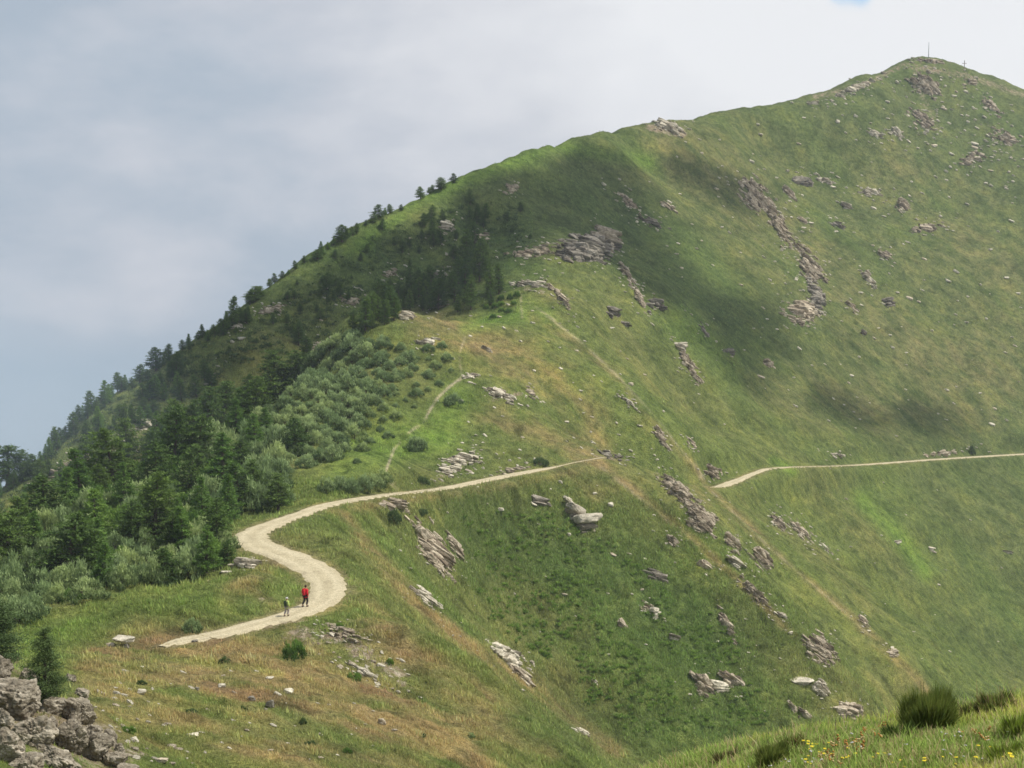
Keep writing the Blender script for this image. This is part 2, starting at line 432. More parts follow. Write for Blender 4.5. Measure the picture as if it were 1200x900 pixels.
# ------------------------------------------------------------------ what grows where, with some cloud shade painted in
def strokes(u, v, lst, soft=1.0):
    m = np.zeros(np.shape(u))
    for (pl, hw, s) in lst:
        pl = np.array(pl, float)
        lo = pl.min(0) - hw * 3; hi = pl.max(0) + hw * 3
        inb = (u > lo[0]) & (u < hi[0]) & (v > lo[1]) & (v < hi[1])
        if not inb.any(): continue
        uu, vv = u[inb], v[inb]; d = np.full(len(uu), 1e9)
        for a, b in zip(pl[:-1], pl[1:]) if len(pl) > 1 else [(pl[0], pl[0] + .01)]:
            ab = b - a; t = np.clip(((uu - a[0]) * ab[0] + (vv - a[1]) * ab[1]) / (ab @ ab), 0, 1)
            d = np.minimum(d, np.hypot(uu - a[0] - ab[0] * t, vv - a[1] - ab[1] * t))
        g = s * np.exp(-(d / hw) ** 2)
        m[inb] = 1 - (1 - m[inb]) * (1 - g)
    return m
BROWN = [([(150,800),(300,810),(420,830),(560,880)],45,.9),([(110,785),(250,770),(360,785)],26,.9),([(100,850),(250,860),(420,890)],30,.5),([(405,605),(450,660),(510,725),(600,790),(720,880)],10,.75),
 ([(430,720),(520,800),(640,880)],22,.45),([(700,541),(750,580),(810,630),(870,685),(930,745)],5,.7),([(590,350),(660,392),(720,440),(790,522),(826,562)],6,.6),
 ([(832,574),(900,640),(960,690),(1030,752),(1090,815)],6,.6),([(480,368),(560,400),(640,440),(700,490)],22,.55),([(560,480),(640,505),(700,530)],20,.45),
 ([(780,165),(850,215),(900,260),(1000,350),(1150,460)],45,.38),([(1050,200),(1200,350)],50,.3),([(900,450),(1000,480),(1150,430)],40,.32),([(265,700),(330,655)],12,.7),([(300,690),(340,735)],10,.5),
 ([(385,600),(560,575),(680,552)],5,.5),([(700,555),(700,600)],30,.3),([(730,690),(745,730)],12,.4),([(650,790),(800,840)],20,.2),([(730,470),(830,590)],5,.3),([(600,690),(680,730)],30,.3)]
LUSH = [([(1010,585),(1055,632),(1085,670)],12,.7),([(905,540),(930,552)],6,.8),([(545,385),(610,368)],10,.7),([(40,745),(160,705),(260,705)],20,.3),([(400,545),(520,505),(540,470)],26,.6),
 ([(420,290),(500,228),(650,170),(760,190)],11,.55),([(600,350),(640,365)],12,.4),([(800,380),(860,420)],20,.3),([(180,770),(330,790)],5,.3),([(350,745),(480,800)],10,.2)]
DARK_AND_SHADE = [([(560,620),(700,680),(840,760)],75,.6),([(620,850),(850,850)],35,.4),([(330,830),(420,885)],16,.3),([(250,360),(400,300),(600,280)],40,.6),([(1100,700),(1180,760)],60,.35),([(690,235),(780,290),(850,380),(880,420)],40,.5),([(480,330),(580,300)],50,.5)]  # dark growth, and cloud shade painted into the colour of flank and hollow
BARE = [([(345,742),(400,748),(470,795)],17,.85),([(610,335),(665,352)],10,.6),([(955,114),(1010,100),(1060,76),(1130,88),(1200,112)],6,.75),([(762,150),(800,156)],8,.95),([(515,560),(560,528)],12,.6),
 ([(40,565),(110,540),(180,495)],10,.75),([(650,295),(720,290)],16,.6),([(575,468),(610,462)],7,.6),([(480,369),(500,402)],5,.4),([(240,680),(300,662)],10,.5),([(290,705),(330,700)],7,.5),
 ([(880,220),(930,280),(960,340),(950,375)],10,.6),([(1075,90),(1095,150)],12,.6),([(1130,130),(1190,170)],20,.4),([(770,555),(860,640)],7,.5),([(500,345),(520,320),(530,290)],12,.5),
 ([(680,530),(730,540)],5,.6),([(545,450),(560,440)],6,.5),([(80,850),(160,890)],20,.5),([(0,800),(40,850),(110,880)],45,1.0),([(200,775),(330,800)],25,.25),([(240,740),(330,735)],6,.3)]
TRAIL = [([(452,552),(462,526),(478,508),(497,494),(504,480),(513,466),(528,452),(540,444)],1.5,1),([(541,440),(538,415),(545,395)],1.2,.6),([(455,563),(465,573)],1.5,.7),([(610,345),(612,372)],1.3,.6),([(820,560),(838,552)],2,.5),([(640,370),(680,400),(720,437),(770,490),(800,530),(826,560)],1.3,.45),([(835,577),(900,640),(960,692),(1020,745)],1.3,.35),([(620,355),(650,375)],1.2,.5),([(705,548),(760,592),(820,640)],1.5,.4)]
C_GREEN = np.array((.128, .156, .045)); C_BROWN = np.array((.245, .188, .085)); C_LUSH = np.array((.135, .215, .038)); C_DARK_AND_SHADE = np.array((.070, .112, .032)); C_RED = np.array((.20, .125, .070)); C_PATH = np.array((.42, .36, .24))
def paint(x, y, z):
    th = x / y; w = z / y
    u, v = to_uv(th, w)
    n1 = fbm(x / 30, y / 30, 3, 41); n2 = fbm(x / 5, y / 5, 3, 47)
    near = sstep(26, 22, y)
    b = strokes(u, v, BROWN) * (1 - near); l = strokes(u, v, LUSH) * (1 - near); d = strokes(u, v, DARK_AND_SHADE) * (1 - near); r = strokes(u, v, BARE) * (1 - near); t = strokes(u, v, TRAIL) * (1 - near) * np.clip(.7 + .9 * n2, 0, 1)
    b = np.clip(b * (1 + .7 * n2) + (.30 - .16 * sstep(280, 380, y)) * n1 + .18 * n2, 0, 1)[..., None]
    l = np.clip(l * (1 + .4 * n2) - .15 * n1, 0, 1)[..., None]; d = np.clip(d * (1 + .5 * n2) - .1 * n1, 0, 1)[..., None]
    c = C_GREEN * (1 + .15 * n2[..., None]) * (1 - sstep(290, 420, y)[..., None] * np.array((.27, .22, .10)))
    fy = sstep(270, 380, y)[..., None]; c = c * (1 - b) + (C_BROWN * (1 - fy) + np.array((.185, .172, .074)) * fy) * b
    red = (sstep(.15, .6, fbm(x / 9, y / 9, 2, 53)) * sstep(150, 110, y) * b[..., 0] * .8)[..., None]
    c = c * (1 - red) + C_RED * red
    c = c * (1 - d) + C_DARK_AND_SHADE * d
    far = sstep(240, 320, y)
    ter = sstep(.55, .95, np.sin(z * 2 * PI / 3.4 + 5 * perlin(x / 14, y / 14, 91) + 2 * n2)) * np.clip(.4 + fbm(x / 22, y / 22, 2, 93), 0, 1)
    ril = sstep(.25, .75, np.abs(perlin((x * .83 - y * .55) / 2.6 + perlin(x / 18, y / 18, 95), (x * .55 + y * .83) / 34, 97)))
    c = c * (1 + far[..., None] * (.16 * ter[..., None] * np.array((1.3, .9, .6)) - .15 * ril[..., None]))
    spot = sstep(.42, .62, fbm(x / 3.1, y / 3.1, 3, 101)) * (1 - near)
    c = c * (1 - (.34 - .14 * far[..., None]) * spot[..., None])
    c = c * (1 - l) + C_LUSH * l
    tt = t[..., None]; c = c * (1 - tt) + C_PATH * tt
    return c, r
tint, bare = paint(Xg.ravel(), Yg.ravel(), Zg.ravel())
edge = np.exp(-(np.clip(RD - RH, 0, 99) / .8) ** 2).ravel()
tint = tint * (1 - .55 * edge[:, None]) + np.array((.26, .21, .11)) * .55 * edge[:, None]
bare = np.clip(bare + .35 * edge - .05, 0, 1)
# steep ground shows some rock
dzdL = np.gradient(Zg, LL, axis=1) / Yg
V = np.stack([Xg, Yg, Zg], -1).reshape(-1, 3)
ii, jj = np.meshgrid(np.arange(nT - 1), np.arange(nL - 1), indexing='ij')
a = (ii * nL + jj).ravel()
FA = np.stack([a, a + nL, a + nL + 1, a + 1], 1)
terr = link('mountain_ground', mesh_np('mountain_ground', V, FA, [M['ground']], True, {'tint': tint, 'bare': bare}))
tag(terr, kind='structure')

# ------------------------------------------------------------------ road and path
def ribbon(name, C, HW, mat, lift, seed):
    n = len(C); T = np.gradient(C, axis=0)[:, :2]; T /= np.linalg.norm(T, axis=1)[:, None] + 1e-9
    Nn = np.stack([T[:, 1], -T[:, 0]], 1)
    K = 11; vs = np.zeros((n, K, 3)); wear = np.zeros((n, K)); s = np.arange(n) * .6
    el = 1 + .19 * fbm(s / 3.0, s * 0 + seed, 4, 3); er = 1 + .19 * fbm(s / 3.0, s * 0 + seed + 9, 4, 4)
    for k in range(K):
        f = -1 + 2 * k / (K - 1); e = np.where(f < 0, el, er)
        off = f * HW * e
        vs[:, k, :2] = C[:, :2] + Nn * off[:, None]
        vs[:, k, 2] = C[:, 2] + lift - (.10 if abs(f) > .99 else .02 * f * f)
        wear[:, k] = np.exp(-((abs(f) - .45) / .2) ** 2) * .7 + .15 * np.sin(s / 2 + k)
    i, j = np.meshgrid(np.arange(n - 1), np.arange(K - 1), indexing='ij'); a = (i * K + j).ravel()
    return tag(link(name, mesh_np(name, vs.reshape(-1, 3), np.stack([a, a + 1, a + K + 1, a + K], 1), [mat], True, {'wear': wear.ravel()})), kind='structure')
ic2 = int(np.argmin(np.abs(road_c[:, 1] - 252)))
ribbon('gravel_road', road_c[:ic2 + 1], road_hw[:ic2 + 1], M['road'], .0, 1)
ribbon('mountain_path', road_c[ic2:], road_hw[ic2:], M['road'], .0, 5)
# ------------------------------------------------------------------ plants
def leaf_cloud(cent, size, per, r, rs, flat=.5, elong=2.2, up=0.0):
    """triangles scattered round clump centres; cent (n,3), size (n,) radius of the clump, r triangle length"""
    n = len(cent); m = n * per
    c = np.repeat(cent, per, 0); s = np.repeat(size, per)[:, None]
    p = c + rs.normal(0, .45, (m, 3)) * s * np.array((1, 1, flat))
    d = rs.normal(0, 1, (m, 3)); d[:, 2] = np.abs(d[:, 2]) * (1 + up) + up; d /= np.linalg.norm(d, axis=1)[:, None]
    q = np.cross(d, rs.normal(0, 1, (m, 3))); q /= np.linalg.norm(q, axis=1)[:, None] + 1e-9
    L = (r * rs.uniform(.6, 1.3, m))[:, None]
    v = np.stack([p - q * L / elong / 2, p + q * L / elong / 2, p + d * L], 1).reshape(-1, 3)
    f = np.arange(m * 3).reshape(-1, 3)
    return v, f, c

def tube_np(path, rad, k=7):
    path = np.array(path, float); n = len(path); vs = []; 
    for i, (p, r) in enumerate(zip(path, rad)):
        t = path[min(i + 1, n - 1)] - path[max(i - 1, 0)]; t /= np.linalg.norm(t) + 1e-9
        a = np.cross(t, (0, 0, 1) if abs(t[2]) < .9 else (1, 0, 0)); a /= np.linalg.norm(a); b = np.cross(t, a)
        an = np.arange(k) * 2 * PI / k
        vs.append(p + r * (np.cos(an)[:, None] * a + np.sin(an)[:, None] * b))
    v = np.vstack(vs); f = []
    for i in range(n - 1):
        for j in range(k): f.append((i * k + j, i * k + (j + 1) % k, (i + 1) * k + (j + 1) % k, (i + 1) * k + j))
    return v, np.array(f)
def join(parts):
    vs, fs, o = [], [], 0
    for v, f in parts: vs.append(v); fs.append(np.asarray(f) + o); o += len(v)
    return np.vstack(vs), np.vstack(fs)

def make_tree(kind, seed, fine=1.0):
    """trunk mesh and crown mesh of a tree one metre per unit, 7 m tall"""
    rs = np.random.default_rng(seed); H = 7.0
    lean = rs.normal(0, .25, 2)
    def axis(z): t = z / H; return np.array((lean[0] * t * t, lean[1] * t * t, z))
    zs = np.linspace(-.4, H * .93, 9)
    parts = [tube_np([axis(z) for z in zs], np.interp(zs, [-.4, 0, H], [.24, .17, .02]))]
    cent = []; siz = []; shade = []
    if kind == 'pine':    base, nb, R, pw, droop, cl = .12, 62, 1.75, .55, -.05, .42
    elif kind == 'larch': base, nb, R, pw, droop, cl = .10, 74, 1.60, .95, -.18, .34
    else:                 base, nb, R, pw, droop, cl = .03, 70, 1.45, .65, .25, .50
    lob = rs.uniform(0, 2 * PI, 3)
    for i in range(nb):
        t = base + (1 - base) * ((i + rs.uniform(0, 1)) / nb) ** 1.05
        az = i * 2.4 + rs.normal(0, .4)
        if kind == 'pine': prof = (1 - t) ** pw * min(1, .55 + 1.3 * t)
        else: prof = (1 - t) ** pw * min(1, .5 + 2.2 * t)
        L = R * prof * rs.uniform(.62, 1.18) * (1 + .22 * math.sin(2 * az + lob[0]) + .15 * math.sin(3 * az + 6 * t + lob[1])) + .12
        p0 = axis(t * H); d = np.array((math.cos(az), math.sin(az), 0)); 
        tip = p0 + d * L + np.array((0, 0, droop * L + .12 * L))
        parts.append(tube_np([p0, (p0 + tip) / 2 + (0, 0, -.05 * L), tip], (.04 * (1 - t) + .012, .03 * (1 - t) + .01, .006), 4))
        k = max(1, int(L / .33 + .5))
        for j in range(k):
            f = .28 + .72 * (j + .7) / k
            if rs.uniform() < .10: continue
            cent.append(p0 * (1 - f) + tip * f + rs.normal(0, .09, 3)); siz.append(cl * rs.uniform(.7, 1.25) * (.75 + .4 * (1 - t)))
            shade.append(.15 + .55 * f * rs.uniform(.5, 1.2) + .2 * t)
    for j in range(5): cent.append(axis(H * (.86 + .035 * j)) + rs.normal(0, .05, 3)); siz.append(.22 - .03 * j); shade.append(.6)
    per = int(26 * fine); cent = np.array(cent); siz = np.array(siz)
    v, f, c = leaf_cloud(cent, siz, per, .24 / fine ** .5, rs, .6, 2.0, .25)
    rad = np.hypot(v[:, 0], v[:, 1])
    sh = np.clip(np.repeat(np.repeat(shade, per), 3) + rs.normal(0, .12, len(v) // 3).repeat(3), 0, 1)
    bark = mesh_np('trunk', *join(parts), [M['bark']], True)
    mt = {'pine': M['pine'], 'larch': M['larch']}.get(kind, M['juniper'])
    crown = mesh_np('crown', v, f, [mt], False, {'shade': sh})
    return bark, crown, H

def make_shrub(seed, kind='alder', upright=.6):
    rs = np.random.default_rng(seed); n = 46
    az = rs.uniform(0, 2 * PI, n); r = np.sqrt(rs.uniform(0, 1, n)); el = rs.uniform(0, 1, n)
    top = (1 - r ** 2.2) * (.72 + .3 * np.sin(2 * az + rs.uniform(0, 6)) ** 2 * rs.uniform(.6, 1, n)) + .12
    cent = np.stack([r * np.cos(az), r * np.sin(az), top * (.35 + .65 * el ** .5)], 1)
    v, f, c = leaf_cloud(cent, np.full(n, .26), 44, .17, rs, .75, 2.4, upright)
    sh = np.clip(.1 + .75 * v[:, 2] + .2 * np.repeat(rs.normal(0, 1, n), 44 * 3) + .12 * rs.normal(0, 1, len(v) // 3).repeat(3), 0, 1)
    st = [tube_np([(0, 0, -.15), (.25 * math.cos(a), .25 * math.sin(a), .3), (.55 * math.cos(a), .55 * math.sin(a), .62)], (.035, .025, .01), 4) for a in rs.uniform(0, 2 * PI, 6)]
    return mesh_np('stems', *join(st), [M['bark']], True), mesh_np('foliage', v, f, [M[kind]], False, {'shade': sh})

TREES = {k: [make_tree(k, 100 + 10 * j + s) for s in range(n)] for j, (k, n) in enumerate((('pine', 6), ('larch', 5), ('young', 3)))}
FINE = [make_tree('young', 501, 3.6), make_tree('young', 502, 3.6)]
SHRUBS = {'alder': [make_shrub(s) for s in range(6)], 'juniper': [make_shrub(20 + s, 'juniper', 1.0) for s in range(3)], 'larch': [make_shrub(30 + s, 'larch', .6) for s in range(2)]}

def place_tree(u, v, hpx, wpx, kind, label, group=None, var=None, cat='tree', name=None):
    X, Y, Z, ok = cast([u], [v])
    if not ok[0]:
        for dv in (4, 8, 12, 18):
            X, Y, Z, ok = cast([u], [v + dv])
            if ok[0]: break
        else: return None
    x, y, z = float(X[0]), float(Y[0]), float(Z[0])
    bark, crown, H = var if var else random.choice(TREES[kind])
    h = hpx * y / F * 1.08; w = wpx * y / F * 1.14
    root = link(name or {'pine': 'pine_tree', 'larch': 'larch_tree', 'young': 'young_pine'}[kind], None, None, (x, y, z - .05))
    sz = h / H; sx = w / 3.1 if wpx else sz * random.uniform(.85, 1.15)
    root.scale = (sx, sx * random.uniform(.9, 1.1), sz); root.rotation_euler = (0, 0, random.uniform(0, 6.28))
    link('trunk', bark, root); link('crown', crown, root)
    tag(root, label, cat, group)
    return root
def place_shrub(u, v, wpx, hpx, kind, label, group=None, name='shrub'):
    X, Y, Z, ok = cast([u], [v])
    if not ok[0]: return
    x, y, z = float(X[0]), float(Y[0]), float(Z[0])
    if road_dist([x], [y])[0] < wpx * y / F * .45: return
    st, fo = random.choice(SHRUBS[kind])
    root = link(name, None, None, (x, y, z - .05)); r = wpx * y / F / 2.25
    root.scale = (r, r * random.uniform(.85, 1.15), hpx * y / F * 1.0); root.rotation_euler = (0, 0, random.uniform(0, 6.28))
    link('stem', st, root); link('foliage', fo, root)
    tag(root, label, 'shrub', group)
    return root
def in_poly(u, v, poly):
    c = False; j = len(poly) - 1
    for i in range(len(poly)):
        (xi, yi), (xj, yj) = poly[i], poly[j]
        if (yi > v) != (yj > v) and u < (xj - xi) * (v - yi) / (yj - yi) + xi: c = not c
        j = i
    return c
def fill(poly, n, mind, rnd):
    us = [p[0] for p in poly]; vs = [p[1] for p in poly]; out = []; tries = 0
    while len(out) < n and tries < n * 60:
        tries += 1
        u, v = rnd.uniform(min(us), max(us)), rnd.uniform(min(vs), max(vs))
        if in_poly(u, v, poly) and all((u - a) ** 2 + ((v - b) * 1.4) ** 2 > mind ** 2 for a, b in out): out.append((u, v))
    return out
R1 = random.Random(5)
# trees one can pick out, each with its own words
NAMED = [
 (133,577,70,50,'pine','broad dark pine standing alone below the rocky slope, above the left end of the grove'),
 (205,562,80,50,'pine','tallest dark pine in the middle of the grove, a pale rock slab just above it'),
 (232,556,64,42,'pine','dark full pine touching the right side of the tallest pine of the grove'),
 (243,514,56,38,'pine','very dark pine at the upper edge of the grove where the shaded slope begins'),
 (263,503,52,42,'pine','dark wide pine in the upper grove, just left of the first bushes'),
 (277,516,46,30,'larch','pointed lighter green larch in front of the dark upper pines'),
 (322,472,56,44,'pine','large mid green pine at the top right end of the grove, against the shaded slope'),
 (346,456,42,34,'pine','dark pine right of the last large pine, at the foot of the shaded slope'),
 (300,540,52,40,'larch','soft light green larch with bushes on both sides, right part of the grove'),
 (346,532,40,32,'pine','round dark pine standing among the bushes, farthest right of the grove'),
 (262,584,72,56,'larch','tall bright green larch in the right half of the grove'),
 (297,588,46,30,'pine','slim dark pine nearest to where the road bends behind the shrubs'),
 (326,598,40,34,'pine','small dark round tree beside the road, last one before the open meadow'),
 (182,634,76,54,'pine','big dark pine in the lower grove with pale bushes right below it'),
 (52,618,56,56,'pine','wide almost black pine in the lower left of the grove'),
 (113,644,66,52,'larch','tall yellowish green larch rising behind the lower left pine'),
 (80,684,78,72,'pine','largest dark pine at the lower left, its foot in grey green bushes'),
 (242,672,54,38,'larch','bright larch at the lower edge of the grove, left of the pale flat rock'),
 (196,688,44,36,'pine','small dark pine standing apart on the meadow edge below the grove'),
 (216,648,52,36,'larch','light green larch between the big lower pine and the road bend'),
 (266,664,30,24,'pine','short dark pine just left of the pale flat rock by the road'),
 (8,662,60,52,'pine','dark pine cut by the left edge, above the pale bushes'),
 (10,556,44,52,'pine','broad bluish tree on the skyline at the far left edge'),
 (30,552,24,16,'pine','small pointed tree on the skyline beside the broad one at the left edge'),
 (183,434,25,22,'pine','largest free standing conifer on the lower skyline, with a flat spread top'),
 (207,444,30,18,'pine','dark conifer just inside the skyline, right of the flat topped one'),
 (273,384,34,18,'pine','tall conifer on the skyline half way up the left ridge'),
 (298,354,17,22,'pine','pair like wide bushy tree on the skyline above the tall ridge conifer'),
 (401,283,18,20,'pine','wide round tree on the upper left ridge line'),
 (443,256,15,14,'pine','small round tree on the ridge line, next above the wide one'),
 (493,233,13,13,'pine','lone round tree on the bright upper ridge line'),
 (517,221,12,17,'pine','wide low tree on the ridge line, second from the top'),
 (532,214,10,9,'pine','smallest and topmost tree on the ridge line'),
]
for (u, v, h, w, k, lab) in NAMED: place_tree(u, v, h, w, k, lab)
placed = [(t[0], t[1]) for t in NAMED]
G_GROVE = [(-15,640),(20,590),(70,565),(150,530),(225,480),(290,440),(335,440),(350,470),(340,520),(318,560),(290,600),(262,645),(225,668),(170,660),(120,690),(40,668),(-15,690)]
for (u, v) in fill(G_GROVE, 36, 22, R1):
    if min((u - a) ** 2 + (v - b) ** 2 for a, b in placed) < 150: continue
    k = 'larch' if R1.random() < .42 else 'pine'; h = R1.uniform(36, 62) * (1 if v > 520 else .8)
    place_tree(u, v, h, h * R1.uniform(.55, .78), k, {'larch': 'light green larch growing in the crowded grove left of the road', 'pine': 'dark pine growing in the crowded grove left of the road'}[k], {'larch': 'larches of the grove left of the road', 'pine': 'pines of the grove left of the road'}[k])
for (u, v, h) in [(212,530,58),(228,522,50),(252,508,46),(286,497,40),(300,488,44),(310,480,36),(334,464,38),(357,446,28),(366,438,24),(197,540,50),(180,548,44)]:
    place_tree(u, v, h, h * R1.uniform(.62, .8), 'pine', 'dark pine in the row along the crest where the spur meets the shaded hollow', 'dark pines along the crest of the spur')
SK = [(283,376,12,9),(303,347,11,8),(322,332,11,8),(331,326,8,7),(346,316,10,7),(357,308,8,7),(391,287,9,8),(407,278,8,7),(413,276,10,8),(451,252,8,7),(470,243,7,6),(503,227,7,7),(214,407,12,9),(221,402,14,10),(197,420,16,11),(193,424,12,9),(114,483,15,10),(118,480,19,11),(103,490,18,10),(131,466,14,9),(128,470,19,12),(92,497,21,11),(82,512,17,9),(72,520,18,10),(63,528,26,13),(54,538,17,10),(155,455,12,9),(143,455,17,12),(174,446,13,8),(266,386,20,12),(280,379,18,10),(262,389,14,10),(237,396,15,8),(293,357,16,12),(507,224,7,9),(437,261,9,9),(164,449,21,16),(147,452,16,11),(138,459,21,14),(123,475,27,17),(107,485,25,16),(97,492,16,9),(86,509,25,14),(76,515,15,9),(67,528,23,12),(59,534,20,11),(48,545,15,13),(168,470,20,14),(180,467,26,20),(252,393,12,9),(243,399,12,9),(258,388,14,9),(232,398,10,7),(222,410,9,6),(289,379,16,12),(316,336,9,8),(338,322,6,5),(376,299,15,10),(418,273,11,8),(429,264,6,6),(457,250,10,9),(448,269,12,12),(199,424,7,6),(372,303,10,16),(306,348,12,12),(384,292,8,8)]
for (u, v, h, w) in SK:
    place_tree(u, v, h, w, R1.choice(['pine', 'pine', 'larch']), 'small bluish conifer on or just below the left skyline ridge', 'small conifers along the left skyline ridge')
SHADE = [[(522,312),(540,292),(560,288),(572,320),(590,350),(570,366),(535,368),(515,352)],[(440,355),(505,340),(520,368),(480,366),(430,392),(415,395)],[(540,235),(570,240),(575,270),(545,275)],[(370,350),(400,335),(410,355),(390,360)],[(500,255),(530,262),(520,300),(490,280)]]
for poly, n, md, hh in zip(SHADE, (18, 34, 8, 5, 7), (10, 8, 8, 8, 9), (32, 28, 16, 18, 16)):
    for (u, v) in fill(poly, n, md, R1):
        h = hh * R1.uniform(.45, 1.3)
        place_tree(u, v, h, h * R1.uniform(.4, .6), 'pine', 'dark slim pine in the cloud shaded hollow behind the grassy hump', 'slim pines in the shaded hollow')
for (u, v, h, w) in [(383,348,26,14),(447,358,28,14),(472,296,14,9),(413,386,22,12),(350,405,26,16),(360,420,24,16),(562,330,46,20),(545,345,40,18),(490,338,22,12),(345,350,10,7),(375,375,12,9),(240,445,22,14),(248,455,20,14),(230,465,24,16),(212,470,22,14),(155,500,24,12),(320,380,12,8)]:
    place_tree(u, v, h, w, 'pine', 'single dark pine standing on the shaded slope under the skyline', 'single pines on the shaded slope')
FL = [(35,560),(80,530),(140,480),(200,440),(215,470),(160,510),(95,580),(30,590),(-10,600),(-10,575)]
for (u, v) in fill(FL, 34, 12, R1):
    h = R1.uniform(14, 26)
    place_tree(u, v, h, h * R1.uniform(.5, .75), R1.choice(['pine', 'pine', 'larch']), 'bluish hazy conifer on the rocky slope at the far left', 'hazy conifers on the far left slope')
for (u, v) in fill([(200,425),(330,335),(470,260),(600,235),(640,280),(560,290),(420,330),(300,430),(230,450)], 46, 14, R1):
    h = R1.uniform(4, 11)
    place_tree(u, v, h, h * R1.uniform(.6, .9), 'pine', 'tiny dark conifer dotted over the shaded upper slope', 'tiny conifers dotted over the shaded slope')
# low scrub nobody could count : shaded flank, far left slope, dwarf shrubs on the bowl
def scrub(polys, label, name, mat, seed, sizes, cnt):
    rs = np.random.default_rng(seed); C_, S_ = [], []
    for poly, n in zip(polys, cnt):
        us = np.array([p[0] for p in poly]); vs = np.array([p[1] for p in poly])
        u = rs.uniform(us.min(), us.max(), n * 3); v = rs.uniform(vs.min(), vs.max(), n * 3)
        k = np.array([in_poly(a, b, poly) for a, b in zip(u, v)]); u, v = u[k][:n], v[k][:n]
        X, Y, Z, ok = cast(u, v); nn = fbm(X / 9, Y / 9, 2, seed)
        ok &= (nn > -.25) & (Y > 100); ok &= road_dist(X, Y) > 1.5
        X, Y, Z, nn = X[ok], Y[ok], Z[ok], nn[ok]
        r = rs.uniform(*sizes, len(X)) * (1 + .6 * nn)
        for q in range(4):
            C_.append(np.stack([X + rs.normal(0, .8, len(X)) * r, Y + rs.normal(0, .8, len(X)) * r, Z + r * rs.uniform(.1, .6, len(X))], 1)); S_.append(r * .62)
    C_ = np.vstack(C_); S_ = np.concatenate(S_); per = 15
    v, f, c = leaf_cloud(C_, S_, per, .30, rs, .55, 2.0, .4)
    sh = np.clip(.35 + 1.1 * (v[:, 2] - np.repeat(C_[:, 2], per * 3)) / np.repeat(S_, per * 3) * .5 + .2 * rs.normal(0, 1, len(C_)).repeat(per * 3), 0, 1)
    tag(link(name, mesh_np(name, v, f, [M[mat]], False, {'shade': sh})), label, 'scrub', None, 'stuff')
scrub([[(250,420),(330,350),(430,280),(520,240),(600,235),(620,290),(560,330),(480,360),(400,400),(300,440)], [(0,575),(60,530),(190,428),(270,372),(300,400),(220,480),(120,570),(0,640)]],
      'low dark scrub covering the shaded flank and the far left slope', 'flank_scrub', 'scrub', 5, (.35, 1.0), (620, 420))
scrub([[(540,600),(640,600),(720,640),(800,690),(880,760),(900,850),(740,860),(640,790),(560,710)]], 'dwarf shrubs growing over the steep green bowl', 'bowl_scrub', 'bowl', 6, (.16, .42), (900,))
# bushes
S1 = [(300,480),(345,440),(385,406),(425,396),(455,400),(478,412),(490,430),(468,450),(440,475),(425,505),(405,535),(375,545),(350,548),(330,540),(310,520)]
for (u, v) in fill(S1, 118, 12.5, R1):
    w = R1.uniform(20, 36) * (1 if u < 430 else .72)
    place_shrub(u, v, w, w * R1.uniform(.42, .6), 'alder', 'rounded grey green bush in the dense thicket on the spur above the road', 'bushes of the thicket above the road')
S2 = [(-10,745),(-10,640),(40,610),(110,600),(170,560),(250,520),(330,520),(335,585),(300,600),(262,655),(205,690),(150,690),(95,708),(50,720),(20,745)]
for (u, v) in fill(S2, 118, 15.5, R1):
    w = R1.uniform(32, 52)
    place_shrub(u, v, w, w * R1.uniform(.5, .75), 'alder' if R1.random() < .85 else 'larch', 'pale leafy bush between the trees of the grove and along its foot', 'pale bushes between the trees of the grove')
S3 = [(470,430),(520,400),(530,440),(470,500),(430,540),(410,545),(430,510)]
for (u, v) in fill(S3, 26, 14, R1):
    w = R1.uniform(8, 20)
    place_shrub(u, v, w, w * .5, 'alder', 'small low bush scattered on the bright grass right of the thicket', 'small bushes scattered right of the thicket')
for (u, v) in [(382,576),(398,574),(412,577),(427,573),(440,572),(449,568)]:
    place_shrub(u, v, 26, 16, 'alder', 'dark bush in the row along the upper edge of the road', 'bushes in the row along the road')
for (u, v, w, h, k, lab) in [
 (580,557,19,14,'juniper','dark round bush right at the upper edge of the path below the pale rocks'),
 (633,545,22,10,'juniper','flat dark bush at the path edge, nearest to the corner of the spur'),
 (531,474,26,13,'alder','grey bush beside the thin footpath, alone on the spur'),
 (487,528,34,16,'alder','wide grey bush on the grass between footpath and pale rocks'),
 (495,568,18,11,'juniper','small dark bush against the upper road edge, left of the pale rocks'),
 (461,612,20,17,'juniper','dark bush at the left side of the large layered outcrop below the road'),
 (495,603,18,7,'juniper','low bush growing on top of the large layered outcrop'),
 (225,741,30,17,'alder','grey green bush at the road edge near where the road disappears'),
 (240,738,24,15,'alder','grey green bush close behind the first one at the lower road edge'),
 (345,772,32,24,'larch','bright green leafy bush on the brown slope below the hikers'),
 (357,609,20,9,'alder','low grey shrub just inside the upper bend of the road'),
 (1139,533,9,10,'juniper','single dark bush on the far path at the right'),
 (398,736,12,8,'larch','small bright green tuft like bush in the bare patch below the road corner'),
 (457,778,10,8,'larch','small green bush at the lower right rim of the bare patch'),
 (415,797,22,10,'larch','green low bush below the bare rock patch'),
 (290,380+175,1,1,'larch','')]:
    if lab: place_shrub(u, v, w, h, k, lab)
for (u, v) in fill([(520,640),(600,600),(760,640),(880,740),(880,840),(740,860),(660,780),(560,720)], 0, 22, R1):
    place_shrub(u, v, R1.uniform(6, 11), R1.uniform(3, 6), 'juniper', 'tiny dark bush on the steep green bowl below the road', 'tiny bushes on the green bowl')
